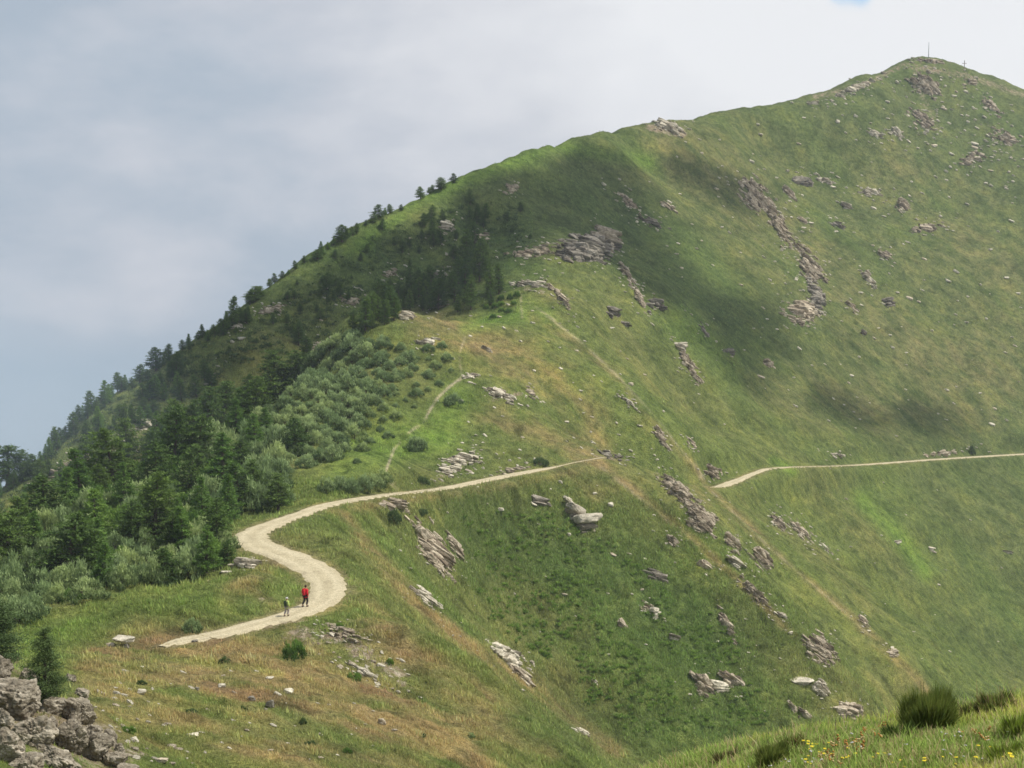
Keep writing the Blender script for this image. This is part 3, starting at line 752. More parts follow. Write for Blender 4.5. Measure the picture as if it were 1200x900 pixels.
for (u, v) in fill([(120,760),(330,780),(600,880),(160,890)], 9, 30, R1):
    place_shrub(u, v, R1.uniform(9, 18), R1.uniform(4, 8), R1.choice(['juniper', 'larch', 'alder']), 'small tussock like bush on the brown near slope', 'small bushes on the brown near slope')
for (u, v) in fill([(560,375),(575,345),(610,340),(600,370)], 10, 7, R1):
    place_shrub(u, v, R1.uniform(7, 13), R1.uniform(4, 7), 'larch', 'small green bush at the saddle where sun meets shade', 'small bushes at the saddle')
# ------------------------------------------------------------------ rocks
import bmesh as _bm
def ico(sub):
    b = _bm.new(); _bm.ops.create_icosphere(b, subdivisions=sub, radius=1.0); b.verts.ensure_lookup_table()
    v = np.array([x.co[:] for x in b.verts]); f = np.array([[y.index for y in x.verts] for x in b.faces]); b.free()
    v /= np.linalg.norm(v, axis=1)[:, None]
    return v, f
ICO = {s: ico(s) for s in (2, 3, 4, 5)}
def hull_rock(rs, sub, planes=13, rough=.06, cuts=.62):
    """a lump with flat broken faces inside the unit ball"""
    d, f = ICO[sub]
    n = rs.normal(0, 1, (planes, 3)); n /= np.linalg.norm(n, axis=1)[:, None]
    n = np.vstack([n, np.eye(3), -np.eye(3)]); dist = rs.uniform(cuts, 1.0, len(n))
    dn = d @ n.T
    r = np.where(dn > .05, dist / np.maximum(dn, .05), 9).min(1); r = np.minimum(r, 1.35)
    o = rs.uniform(0, 50)
    if sub >= 4: r = r * (1 - .16 * np.array([max(0, 1 - 5 * abs(mnoise.fractal(Vector(x * 1.3) + Vector((0, o, o)), .9, 2.1, 3))) for x in d]) - .05 * np.array([max(0, 1 - 4 * abs(mnoise.fractal(Vector(x * 3.5) + Vector((0, o, o)), .9, 2.1, 3))) for x in d]))
    r = r * (1 + rough * np.array([mnoise.fractal(Vector(x * 1.7) + Vector((o, o, 0)), .9, 2.1, 4) for x in d]) * 1.6)
    return d * r[:, None], f
_rr = np.random.default_rng(3)
SLABS = [hull_rock(_rr, 2, 7, .03, .5) for _ in range(24)]
SLABS3 = [hull_rock(_rr, 3, 8, .045, .5) for _ in range(16)]
def rotm(ax, ay, az): return np.array(Matrix.Rotation(az, 3, 'Z') @ Matrix.Rotation(ay, 3, 'Y') @ Matrix.Rotation(ax, 3, 'X'))

DEBRIS = []
def outcrop(u, v, a, b, ang, n, spx, label, mat='rock', group=None, name='rock_outcrop', thick=.46, high=1.0, seed=None, strike=None):
    """broken layers of rock, bedded in one direction, standing out of the slope over an ellipse seen at (u, v)"""
    rs = np.random.default_rng(seed if seed is not None else int(u * 7 + v * 13))
    ca, sa = math.cos(math.radians(ang)), math.sin(math.radians(ang))
    n = int(n * 1.9) if n > 2 else n; spx = spx * (.66 if n > 2 else 1)
    p = rs.normal(0, .48, (n, 2)); p = np.clip(p, -1, 1)
    if n <= 2: p *= .2
    if n > 8: DEBRIS.append((u, v, a + 4, b + 4, ang, int(n * .8)))
    uu = u + p[:, 0] * a * ca - p[:, 1] * b * sa; vv = v + p[:, 0] * a * sa + p[:, 1] * b * ca
    X, Y, Z, ok = cast(uu, vv)
    if not ok.any(): return
    med = np.median(Y[ok]); ok &= np.abs(Y - med) < med * .12
    parts = []; dip = math.radians(min(48, max(12, ang))) * .85 if strike is None else strike
    big = np.maximum(0, 1 - np.hypot(p[:, 0], p[:, 1]))
    px_ = []
    c0 = np.array((np.median(X[ok]), med, np.median(Z[ok])))
    for i in range(n):
        if not ok[i]: continue
        v_, f_ = (SLABS3 if spx * (1024 / 1200) > 7.5 else SLABS)[rs.integers(0, 16)]
        s = Y[i] / F * spx * rs.uniform(.55, 1.35) * (.7 + .75 * big[i])
        sc = np.array((s * rs.uniform(.8, 2.0), s * rs.uniform(.5, .9), s * thick * rs.uniform(.45, 1.2)))
        jt = 1.0 if mat == 'dark_rock' else .6
        R = rotm(rs.normal(-.10, .2 * jt), dip + rs.normal(0, .17 * jt), rs.normal(.25, .4 * jt))
        q = (v_ * sc) @ R.T
        lift = sc[2] * .35 + s * .42 * big[i] * high * rs.uniform(.3, 1.2)
        parts.append((q + np.array((X[i], Y[i], Z[i] + lift)) - c0, f_)); px_.append((X[i], Y[i], Z[i], s))
        if high > .6:                                  # the layers underneath, down into the ground
            for k in range(1, 3):
                v2, f2 = SLABS[rs.integers(0, 24)]
                q = (v2 * sc * np.array((1.08, 1.1, 1.1))) @ R.T
                parts.append((q + np.array((X[i] + rs.normal(0, .12) * s, Y[i] + .1 * s, Z[i] + lift - k * sc[2] * 1.25)) - c0, f2)); px_.append((X[i], Y[i], Z[i], s))
    if not parts: return
    # blocks that touch belong to one outcrop, blocks lying apart are rocks of their own
    bb = [(q.min(0), q.max(0)) for q, _ in parts]; lab = list(range(len(parts)))
    def fd(i):
        while lab[i] != i: i = lab[i]
        return i
    for i in range(len(parts)):
        for j in range(i):
            sh = .06 * (bb[i][1] - bb[i][0])
            if (bb[i][0] + sh < bb[j][1]).all() and (bb[j][0] + sh < bb[i][1]).all(): lab[fd(i)] = fd(j)
    gr = {}
    for i in range(len(parts)): gr.setdefault(fd(i), []).append(i)
    gr = sorted(gr.values(), key=len, reverse=True)
    for gi, ids in enumerate(gr):
        vv_, ff_ = join([parts[i] for i in ids]); c1 = vv_.mean(0)
        nm = name if len(ids) > 3 else 'rock'
        bl = np.concatenate([np.full(len(parts[i][0]), rs.uniform(0, 1) ** 1.6) for i in ids])
        o = link(nm, mesh_np(nm, vv_ - c1, ff_, [M[mat]], False, {'block': bl}), None, c0 + c1)
        if gi == 0: tag(o, label, 'rocks' if n > 2 else 'rock', group)
        else: tag(o, 'small loose block beside the ' + ' '.join(label.split()[:11]), 'rock', 'loose blocks beside the ' + ' '.join(label.split()[:11]))

OUT = [
 (505,640,42,15,60,30,13,'large layered outcrop with broken ledges, below the road right of a dark bush','rock'),
 (532,640,20,5,58,8,9,'narrow rock blade standing free at the right of the large layered outcrop','rock'),
 (462,592,20,6,0,8,10,'flat grey rocks on the rim just under the road, above the large outcrop','rock'),
 (500,703,24,6,38,11,11,'pale slanting row of thin slabs on the crest below the large layered outcrop','pale_rock'),
 (634,588,9,5,30,3,10,'dark brown boulder on the green bowl below the path','dark_rock'),
 (671,594,10,3,48,3,11,'pale pointed slab, biggest of the light rocks below the path corner','pale_rock'),
 (688,618,6,5,0,1,9,'pale rounded stone just below the pointed slab','pale_rock'),
 (676,603,5,4,30,1,9,'second pale block tucked under the pointed slab','pale_rock'),
 (590,768,34,9,25,18,12,'upper part of the big pale ledge on the crest of the near slope','pale_rock'),
 (610,795,18,9,60,14,11,'dark jagged lower end of the big ledge on the crest of the near slope','rock'),
 (765,675,12,5,15,4,12,'dark rock with a pale top alone in the middle of the green bowl','dark_rock'),
 (728,733,4,6,60,2,7,'short upright grey rock at the end of a brown streak in the bowl','rock'),
 (535,545,34,13,-28,26,7,'broken pale rock patch above the road, left of the dark round bush','pale_rock'),
 (600,552,22,3,-14,9,5,'thin line of rocks along the upper edge of the path','rock'),
 (287,663,22,7,-8,9,12,'flat pale ledge on the meadow left of the road bend','pale_rock'),
 (405,742,30,8,18,24,7,'low grey slabs in the bare patch below the road corner','rock'),
 (430,790,26,6,35,12,7,'line of flat slabs under the bare patch of the near slope','pale_rock'),
 (712,533,26,4,12,12,6,'dark broken rocks around the path corner of the spur','dark_rock'),
 (588,463,20,6,22,14,8,'pale rock patch high on the spur above the path','pale_rock'),
 (501,401,13,5,-5,7,8,'pale rocks near the grassy hump, above the footpath','pale_rock'),
 (553,441,12,2.5,-4,6,6,'small flat pale rocks where the footpath passes','pale_rock'),
 (570,410,8,2.5,40,3,6,'thin slanting pale rock right of the footpath','pale_rock'),
 (478,370,13,3,-28,7,6,'pale rock rim on the left side of the grassy hump','pale_rock'),
 (622,462,4,9,-30,6,5,'narrow upright rock row right of the pale patch on the spur','rock'),
 (622,333,28,5,0,16,6,'light stones on the bare crest under the cliff','pale_rock'),
 (655,348,25,5,50,16,6,'slanting rock band below the crest under the cliff','rock'),
 (687,291,30,16,-8,44,13,'main grey cliff of stacked blocks at the middle of the mountain','dark_rock'),
 (708,280,12,15,20,16,12,'right hand tower of the main cliff','rock'),
 (625,296,32,9,-8,24,6,'scattered ledges left of the main cliff','rock'),
 (735,322,18,4,58,12,6,'upper part of the rock string running down from the main cliff','rock'),
 (749,350,20,4,62,14,6,'lower part of the rock string running down from the main cliff','rock'),
 (768,358,8,8,0,6,10,'dark isolated block at the foot of the rock string','dark_rock'),
 (718,366,7,5,0,4,8,'smaller dark block left of the rock string','dark_rock'),
 (732,380,4,2,0,2,5,'little stone right below the smaller dark block','dark_rock'),
 (783,243,11,3,32,5,6,'slanting slab in the shade right of the main cliff','rock'),
 (738,238,24,4,45,12,5,'broken rock line above the main cliff','rock'),
 (765,262,20,5,20,10,5,'grey ledges in the shade between cliff and slanting slab','dark_rock'),
 (886,230,22,12,50,28,8,'top of the long broken rock rib on the big flank','rock'),
 (912,262,34,7,62,24,7,'steep middle string of the long rock rib','rock'),
 (948,312,26,9,62,26,8,'thick lower middle of the long rock rib','rock'),
 (955,348,9,22,-10,18,8,'cliff face at the right of the rib end','dark_rock'),
 (938,365,20,12,10,20,8,'scattered blocks at the foot of the long rock rib','rock'),
 (941,214,12,3.5,8,5,9,'dark blue grey boulder on the flank right of the rib top','dark_rock'),
 (966,212,12,4,14,8,5,'pale stones beside the blue grey boulder','pale_rock'),
 (925,228,8,4,40,5,7,'small blocks just right of the rib top','rock'),
 (944,260,9,3,30,5,5,'thin rock line right of the rib string','rock'),
 (981,264,9,4,20,5,6,'dark block pair right of the rib string','dark_rock'),
 (1022,226,14,5,8,9,5,'group of pale rocks under the summit flank','pale_rock'),
 (1057,241,10,7,50,9,6,'grey rock group right of the pale one','rock'),
 (992,242,6,3,30,4,5,'few pale stones left of the rock groups','pale_rock'),
 (1086,268,20,6,-10,13,6,'wide rock group on the right flank','rock'),
 (1037,299,9,5,35,7,6,'slanting small outcrop on the open right flank','rock'),
 (1018,327,15,5,48,9,6,'pale slanting outcrop below the small one','pale_rock'),
 (1040,354,5,4,0,3,7,'dark boulder on the open right flank','dark_rock'),
 (999,361,11,3,40,5,5,'short rock line near the dark flank boulder','rock'),
 (1012,391,3,2,0,1,4,'single dark stone in the grass of the flank','dark_rock'),
 (1086,100,18,12,48,26,7,'main rock face just under the summit','rock'),
 (1080,140,18,9,38,22,6,'lower rock face under the summit','rock'),
 (1025,157,11,4,8,7,5,'pale rocks left of the lower summit face','pale_rock'),
 (1051,157,8,4,40,6,5,'small pale rocks touching the lower summit face','pale_rock'),
 (1137,96,9,4,0,6,5,'rocks on the right shoulder of the summit','rock'),
 (1162,125,16,7,38,12,5,'rock scatter on the right summit shoulder','rock'),
 (1178,162,18,9,30,15,5,'rock scatter at the right edge under the summit','rock'),
 (1140,186,20,8,-20,14,5,'broken band of rocks on the right edge flank','rock'),
 (1005,103,34,2.5,-24,18,5,'pale stones strewn along the skyline left of the summit','pale_rock'),
 (1090,72,26,2,4,12,4,'rocky crown of the summit itself','rock'),
 (783,149,18,5,22,15,7,'pale rock knob on the skyline left of the summit','pale_rock'),
 (950,121,9,2.5,0,5,4,'pale stones below the skyline dip','pale_rock'),
 (808,430,24,4,60,16,6,'steep string of rocks left of the dark cloud shadow','rock'),
 (797,407,5,9,-20,6,6,'top rocks of the steep string left of the shadow','pale_rock'),
 (825,388,10,4,60,6,5,'few ledges in the shadow on the flank','dark_rock'),
 (900,427,6,4,30,4,6,'grey rocks at the lower rim of the cloud shadow','rock'),
 (855,412,8,3,10,4,5,'dark rocks inside the cloud shadow','dark_rock'),
 (737,472,14,2.5,38,8,5,'thin pale rock line on the grassy rib above the path','pale_rock'),
 (775,513,18,4,60,13,6,'upright string of thin rocks above the hidden path','rock'),
 (808,519,9,4,50,6,6,'small outcrop right of the upright string','rock'),
 (833,552,9,7,20,9,7,'low outcrop at the left end of the far path','rock'),
 (797,578,30,7,45,26,8,'upper part of the long rock spine below the spur corner','rock'),
 (822,610,20,11,42,24,10,'thick dark lower part of the long rock spine','rock'),
 (857,637,12,7,45,10,9,'first separate block right of the long rock spine','rock'),
 (892,656,12,8,50,10,10,'second separate block right of the long rock spine','rock'),
 (862,660,9,4,40,5,8,'small pale blocks under the separate blocks','pale_rock'),
 (788,634,9,4,52,7,7,'ribbed thin rocks left of the long spine','rock'),
 (827,662,8,6,45,7,8,'small outcrop directly below the long spine','rock'),
 (912,612,13,3.5,50,10,6,'left row of the two rock rows below the far path','rock'),
 (938,622,18,5,45,14,6,'right row of the two rock rows below the far path','rock'),
 (968,644,14,2.5,45,7,4,'dotted tail of the rock rows','pale_rock'),
 (885,697,24,5,48,18,7,'slanting ledge line on the lower rib','rock'),
 (917,721,8,3,28,5,6,'pale stones at the end of the ledge line','pale_rock'),
 (853,733,22,3.5,60,11,7,'long thin rock blade in the lower bowl','rock'),
 (758,712,11,5,38,8,6,'ribbed grey rocks in the middle of the bowl','rock'),
 (960,760,20,11,38,26,10,'big jagged pale outcrop on the lower rib','rock'),
 (826,803,12,8,60,14,10,'left one of the two rock teeth low in the bowl','rock'),
 (860,798,10,8,60,10,10,'right one of the two rock teeth low in the bowl','rock'),
 (845,806,4,3,0,2,7,'small pale stone between the two rock teeth','pale_rock'),
 (964,808,10,7,50,9,9,'pale outcrop below the big jagged one','pale_rock'),
 (992,833,16,7,5,12,10,'rock group at the rim of the flowery foreground knoll','rock'),
 (943,838,5,7,65,4,8,'slim rock left of the group at the knoll rim','rock'),
 (931,831,3,6,70,2,7,'slimmest rock left of the group at the knoll rim','rock'),
 (938,799,4,4,0,2,7,'pale stone left above the rocks at the knoll rim','pale_rock'),
 (1012,729,8,4,42,6,6,'small rocks in the brown streak at the right','rock'),
 (1046,765,5,8,-30,5,6,'lower grey rocks of the brown streak','rock'),
 (790,749,6,3,8,1,8,'single pale stone in the lower bowl','pale_rock'),
 (767,719,3,3,0,1,5,'small pale pebble right of the ribbed rocks','pale_rock'),
 (696,800,3,5,40,2,5,'white stone near the bottom of the bowl','pale_rock'),
 (682,858,10,3,32,3,8,'pale slab on the brown crest near the bottom','pale_rock'),
 (1180,647,4,3,0,1,5,'white stone on the slope at the right edge','pale_rock'),
 (1092,644,5,2.5,0,1,6,'white stone in the bright green streak','pale_rock'),
 (1051,635,4,2.5,0,1,6,'white flat stone left in the bright green streak','pale_rock'),
 (980,533,10,2,0,7,4,'small rocks above the far path','pale_rock'),
 (1105,531,26,2,-8,12,4,'row of small rocks above the far path at the right','rock'),
 (167,498,16,4,-22,8,8,'pale rock slab on the hazy slope above the tallest pine','pale_rock'),
 (70,555,22,6,-42,16,7,'rocky scree on the hazy slope at the far left','rock'),
 (100,540,14,5,-45,10,7,'upper rocks of the hazy scree slope at the far left','rock'),
 (277,383,9,3,-5,5,6,'pale rock by the tall skyline conifer','pale_rock'),
 (313,365,18,3,-10,9,5,'low cliff just under the skyline on the left ridge','rock'),
 (517,323,9,4,-20,7,7,'pale rock among the shaded pines','pale_rock'),
 (513,357,15,6,0,12,7,'grey rocks at the foot of the shaded pines','rock'),
 (522,267,12,5,-60,10,6,'bright streak of rock high in the shaded slope','pale_rock'),
 (413,353,14,4,0,9,6,'rocks above the hollow on the shaded slope','rock'),
 (320,362,14,4,-5,8,5,'rocks left on the shaded slope','rock'),
 (460,320,10,4,-20,7,5,'small rocks in the middle of the shaded slope','rock'),
 (372,405,12,5,-30,8,6,'grey rocks behind the top of the thicket','rock'),
 (560,280,14,6,-15,10,6,'ledges on the upper shaded slope','rock'),
 (600,222,14,5,-25,7,4,'faint ledges on the upper slope under the skyline','rock'),
]
for t in OUT:
    if t[2] > 12 and t[5] > 9 and 780 < t[0] < 1060: t = (t[0], t[1], t[2] * 1.05, t[3] * 1.3, t[4], int(t[5] * 1.4)) + t[6:]
    outcrop(*t[:7], t[7], t[8])

# table like slab near the lower meadow
def single(u, v, wpx, hpx, label, mat='pale_rock', group=None, name='stone', sub=3, seed=0, flat=.55, sink=.25, depth=.8, rotz=None, tilt=(0, 0)):
    X, Y, Z, ok = cast([u], [v])
    if not ok[0]: return
    x, y, z = float(X[0]), float(Y[0]), float(Z[0]); rs = np.random.default_rng(seed or int(u * 31 + v * 17))
    v_, f_ = hull_rock(rs, sub, 12 if sub < 4 else 20, .08 if sub < 4 else .10, .55)
    s = y / F; hx = wpx * s / 2; hz = hpx * s / 2
    q = (v_ * (hx, hx * depth, hz)) @ rotm(tilt[0], tilt[1], 0).T
    o = link(name, mesh_np(name, q, f_, [M[mat]], False), None, (x, y, z + hz * (1 - 2 * sink)), (0, 0, rs.uniform(-.4, .4) if rotz is None else rotz))
    return tag(o, label, 'rock', group)
single(143,757,30,9,'flat topped pale slab lying like a table on the lower meadow',flat=.3,sink=-.45,seed=4)
single(130,758,14,8,'thin slab leaning against the left side of the table like slab','rock',seed=5,tilt=(0,.0))
single(148,759,12,7,'dark stone under the right half of the table like slab','dark_rock',seed=6,sink=.2)
for (u, v, w, h, lab, mt) in [(295,821,12,9,'dark stone on the brown slope, left of the darkest one','dark_rock'),(316,829,15,14,'darkest upright stone on the brown slope','dark_rock'),(339,812,14,7,'pale stone right of the dark ones on the brown slope','pale_rock'),
  (260,805,12,7,'pale stone in the middle of the brown slope','pale_rock'),(231,809,8,6,'small dark stone in the middle of the brown slope','dark_rock'),(167,813,11,9,'pale pointed stone at the left of the brown slope','pale_rock'),(225,863,18,7,'long pale stone low on the brown slope','pale_rock'),
  (447,848,12,10,'grey stone low on the slope under the bare patch','rock'),(229,752,10,4,'small stone lying at the end of the gravel road','dark_rock'),(158,870,14,10,'pale block at the right of the foreground boulders','pale_rock'),(188,893,20,9,'dark flat block at the bottom right of the foreground boulders','rock'),
  (606,548,4,7,'small pale marker stone standing at the path edge','pale_rock'),(715,592,9,5,'pale stone below the spur corner','pale_rock'),(586,598,9,5,'pale stone in the upper left of the bowl','pale_rock'),(657,566,7,5,'pale stone just under the path','pale_rock'),(697,579,8,4,'thin pale stone below the spur corner','pale_rock'),
  (698,605,9,6,'pale block right of the pointed slab','pale_rock'),(667,628,7,6,'pale small block left under the pointed slab','pale_rock')]:
    single(u, v, w, h, lab, mt)
# loose stones
PILE = []
R2 = random.Random(11)
PROT = []
for s in range(10):
    v_, f_ = hull_rock(np.random.default_rng(900 + s), 2, 9, .08, .55)
    PROT.append(mesh_np('stone', v_ * (1, .8, .55), f_, [M['pale_rock' if s % 3 else 'rock']], False))
def stones(poly, n, md, lo, hi, label, group):
    for (u, v) in fill(poly, n, md, R2):
        X, Y, Z, ok = cast([u], [v])
        if not ok[0] or road_dist(X, Y)[0] < .4: continue
        s = float(Y[0]) / F * R2.uniform(lo, hi) / 2 * (1.6 if R2.random() < .12 else 1)
        PILE.append((s * F / float(Y[0]), R2.choice(PROT), (float(X[0]), float(Y[0]), float(Z[0]) + s * .15), (R2.uniform(-.3, .3), .3 + R2.uniform(-.3, .3), R2.uniform(-.6, .6)), (s * R2.uniform(.8, 1.5), s, s * R2.uniform(.7, 1.1)), label, group))
stones([(110,780),(340,780),(470,850),(420,895),(170,895),(120,840)], 62, 10, 3, 8, 'loose stone on the brown grass of the near slope', 'loose stones on the near slope')
stones([(90,820),(140,800),(215,860),(230,898),(130,898)], 30, 8, 5, 12, 'loose pale stone right beside the foreground boulders', 'loose stones beside the foreground boulders')
stones([(350,735),(400,725),(470,770),(500,820),(380,800)], 40, 6, 4, 9, 'small stone in the bare patch below the road corner', 'small stones in the bare patch')
stones([(520,600),(690,560),(800,620),(900,720),(960,840),(800,850),(620,740)], 40, 18, 2.5, 6, 'small pale stone on the steep green bowl', 'small stones on the green bowl')
stones([(520,400),(620,330),(720,380),(820,540),(700,525),(540,520)], 60, 12, 3, 7, 'small pale stone on the grassy spur above the path', 'small stones on the spur above the path')
stones([(780,170),(960,125),(1090,80),(1200,120),(1200,500),(1000,520),(860,460),(760,300),(700,220)], 230, 12, 2.4, 6.5, 'tiny pale stone on the big mountain flank', 'tiny stones on the big mountain flank')
stones([(1040,90),(1120,80),(1200,130),(1200,240),(1100,200),(1030,170)], 90, 6, 2.5, 7, 'tiny pale stone strewn on the summit slope', 'tiny stones strewn on the summit slope')
stones([(860,570),(1200,560),(1200,760),(1060,780),(960,680)], 24, 26, 2, 5, 'small pale stone on the green slope below the far path', 'small stones below the far path')
stones([(500,270),(600,280),(560,370),(430,380),(330,400),(380,330)], 60, 9, 2, 6, 'small grey stone on the shaded slope', 'small stones on the shaded slope')
stones([(60,570),(200,480),(270,400),(300,380),(200,520),(110,590)], 50, 8, 3, 7, 'small stone on the hazy rocky slope at the left', 'small stones on the hazy slope')
stones([(500,545),(600,520),(640,545),(470,575)], 22, 8, 3, 6, 'small pale stone by the road below the spur', 'small stones by the road')

for (u, v, a, b, an, n) in DEBRIS:
    for k in range(n):
        q, w = R2.gauss(0, .75) * a, R2.gauss(0, .75) * b; ca, sa = math.cos(math.radians(an)), math.sin(math.radians(an))
        X, Y, Z, ok = cast([u + q * ca - w * sa], [v + q * sa + w * ca])
        if not ok[0] or road_dist(X, Y)[0] < .4: continue
        s = float(Y[0]) / F * R2.uniform(1.8, 5.0) / 2
        PILE.append((s * F / float(Y[0]) * .6, R2.choice(PROT), (float(X[0]), float(Y[0]), float(Z[0]) + s * .15), (R2.uniform(-.3, .3), .3 + R2.uniform(-.3, .3), R2.uniform(-.6, .6)), (s * R2.uniform(.8, 1.8), s, s * R2.uniform(.6, 1.1)), 'small stone lying beside one of the outcrops', 'small stones beside the outcrops'))
PILE.sort(key=lambda q: -q[0])
for (_, me_, lo_, ro_, sc_, lb_, gp_) in PILE[:230]: tag(link('stone', me_, None, lo_, ro_, sc_), lb_, 'rock', gp_)
_ps = []
for (_, me_, lo_, ro_, sc_, lb_, gp_) in PILE[230:]:
    n_ = PROT.index(me_); v_, f_ = hull_rock(np.random.default_rng(900 + n_), 2, 9, .08, .55)
    _ps.append((v_ * (1, .8, .55) * np.array(sc_) @ rotm(*ro_).T + np.array(lo_), f_))
tag(link('scattered_stones', mesh_np('scattered_stones', *join(_ps), [M['pale_rock']], False)), 'tiny pale stones sprinkled over the slopes', 'stones', None, 'stuff')
# foreground boulders, bottom left
BO = [(22,838,78,70,'largest smooth boulder at the left edge of the foreground pile',.5),(-6,800,60,50,'boulder cut by the left edge at the top of the pile',.2),(44,872,66,48,'long slanting boulder in the middle of the pile',.3),(8,892,56,52,'boulder in the lower left corner',.3),
 (94,846,46,44,'brown cracked boulder at the right of the pile, under the small pine',.0),(84,878,48,56,'boulder with a deep dark overhang in the middle of the pile',.2),(112,888,46,44,'rounded boulder right of the dark overhang',.1),(62,834,36,30,'small block wedged beside the largest boulder',.3),
 (70,902,60,40,'orange brown boulder at the bottom of the pile',.1),(36,908,52,40,'low boulder at the bottom edge of the pile',.2),(136,896,34,26,'grey block at the right end of the pile',.1),(128,872,30,24,'pale block on the right slope of the pile',.2),(96,818,26,20,'topmost small block of the pile, right of the small pine',.1),
 (34,800,30,24,'pale rock behind the small pine',.2),(150,908,36,20,'flat block at the bottom edge right of the pile',.0),(58,858,26,22,'angular stone lying on the pile centre',.4),(110,862,28,22,'angular stone under the brown cracked boulder',.2),(4,852,34,26,'pale block on the left edge of the pile',.4),(82,798,18,14,'small stone at the foot of the small pine',.2),(140,880,18,14,'loose round stone at the right rim of the pile',.1),(28,870,30,24,'wedge shaped stone in the left part of the pile',.4)]
for i, (u, v, w, h, lab, tl) in enumerate(BO):
    single(u, v, w, h * 1.15, lab, 'boulder', name='boulder', sub=5 if w > 40 else 4, seed=70 + i, sink=.30, depth=1.0, tilt=(-.15, tl + .25))
t = place_tree(53,828,88,50,'young','small dense dark green pine growing out of the foreground boulders', var=FINE[0])
t = place_tree(-4,782,84,70,'young','bushy dark pine at the left edge just above the boulders', var=FINE[1])
for (u, v, w, h, lab) in [(22,890,20,14,'green grass tuft growing between the lower boulders'),(150,858,20,9,'low green plant at the upper right of the boulder pile')]:
    place_shrub(u, v, w, h, 'larch', lab)
# ------------------------------------------------------------------ cloud sheet added out of view, shaped to cast the shadow on the flank
def make_shadow_cloud():
    H = 230.0; T = SUN_EL; az = SUN_AZ
    sd = np.array((math.sin(az) * math.cos(T), math.cos(az) * math.cos(T), math.sin(T)))
    gx, gy = np.meshgrid(np.arange(-60, 440, 3.0), np.arange(200, 700, 3.0), indexing='ij')
    x, y = gx.copy(), gy.copy(); z = np.zeros_like(x)
    t = (H - z) / sd[2]
    for _ in range(10):
        x = gx - sd[0] * t; y = gy - sd[1] * t
        z = ground_z(x.ravel(), np.maximum(y, 50).ravel()).reshape(x.shape)
        t = .4 * t + .6 * (H - z) / sd[2]
    th = x / y; w = z / y; u, v = to_uv(th, w)
    SH = [([(240,440),(330,375),(430,325),(520,285),(600,265),(660,255)],33,1.5),([(470,340),(560,330)],34,1.8),([(480,352),(430,372),(390,390),(330,428),(280,458)],20,1.8),([(250,430),(190,480)],14,.6),([(560,235),(660,215),(700,205)],20,1.2),
          ([(810,200),(850,212),(885,240)],20,1.4),([(700,250),(760,290)],34,1.05),([(760,290),(810,335)],24,.75),([(790,330),(860,380),(880,430)],32,1.2),([(860,370),(890,410)],30,.8),([(970,475),(1040,490),(1110,505)],24,.85),([(1000,400),(1080,450)],14,.35),([(730,205),(760,235)],22,.7)]
    m = np.zeros(x.shape)
    m = strokes(u, v, [(a, b, min(.97, c * .72)) for a, b, c in SH])
    # keep it off the sunny spur in front
    n = fbm(gx / 34, gy / 34, 4, 77)
    al = np.clip((m + .46 * n * (m > .03) - .20) * 2.6, 0, .95)
    yc = np.interp(u, [200, 250, 300, 350, 400, 480, 560, 620, 680], [225, 240, 258, 279, 294, 299, 309, 338, 352]); al *= sstep(0, 7, y - yc)
    for _ in range(2):
        for ax in (0, 1): al = .25 * np.roll(al, 1, ax) + .5 * al + .25 * np.roll(al, -1, ax)
    keep = al > .01
    k = np.zeros_like(keep)
    for dx in (-1, 0, 1):
        for dy in (-1, 0, 1): k |= np.roll(np.roll(keep, dx, 0), dy, 1)
    nx, ny = gx.shape; i, j = np.meshgrid(np.arange(nx - 1), np.arange(ny - 1), indexing='ij')
    f = np.stack([i * ny + j, (i + 1) * ny + j, (i + 1) * ny + j + 1, i * ny + j + 1], -1)[k[:-1, :-1]]
    V = np.stack([gx, gy, H + 10 * al + 3 * n], -1).reshape(-1, 3)
    used = np.unique(f); mp = -np.ones(len(V), int); mp[used] = np.arange(len(used))
    m_, nt, ns, ls = nmat('shadow_cloud_sheet')
    out = N(nt, 'ShaderNodeOutputMaterial'); tr = N(nt, 'ShaderNodeBsdfTransparent'); df = N(nt, 'ShaderNodeBsdfDiffuse', i_Color=(.85, .87, .9, 1)); tl = N(nt, 'ShaderNodeBsdfTranslucent', i_Color=(.8, .82, .85, 1))
    ad = N(nt, 'ShaderNodeMixShader'); ls.new(df.outputs[0], ad.inputs[1]); ls.new(tl.outputs[0], ad.inputs[2])
    mx = N(nt, 'ShaderNodeMixShader'); at = N(nt, 'ShaderNodeAttribute', attribute_name='shadow_opacity')
    ls.new(at.outputs['Fac'], mx.inputs[0]); ls.new(tr.outputs[0], mx.inputs[1]); ls.new(ad.outputs[0], mx.inputs[2]); ls.new(mx.outputs[0], out.inputs[0])
    tag(link('cloud', mesh_np('cloud', V[used], mp[f], [m_], True, {'shadow_opacity': al.ravel()[used]})), kind='structure')  # thin unseen sheet, added for its shadow on the slope
make_shadow_cloud()

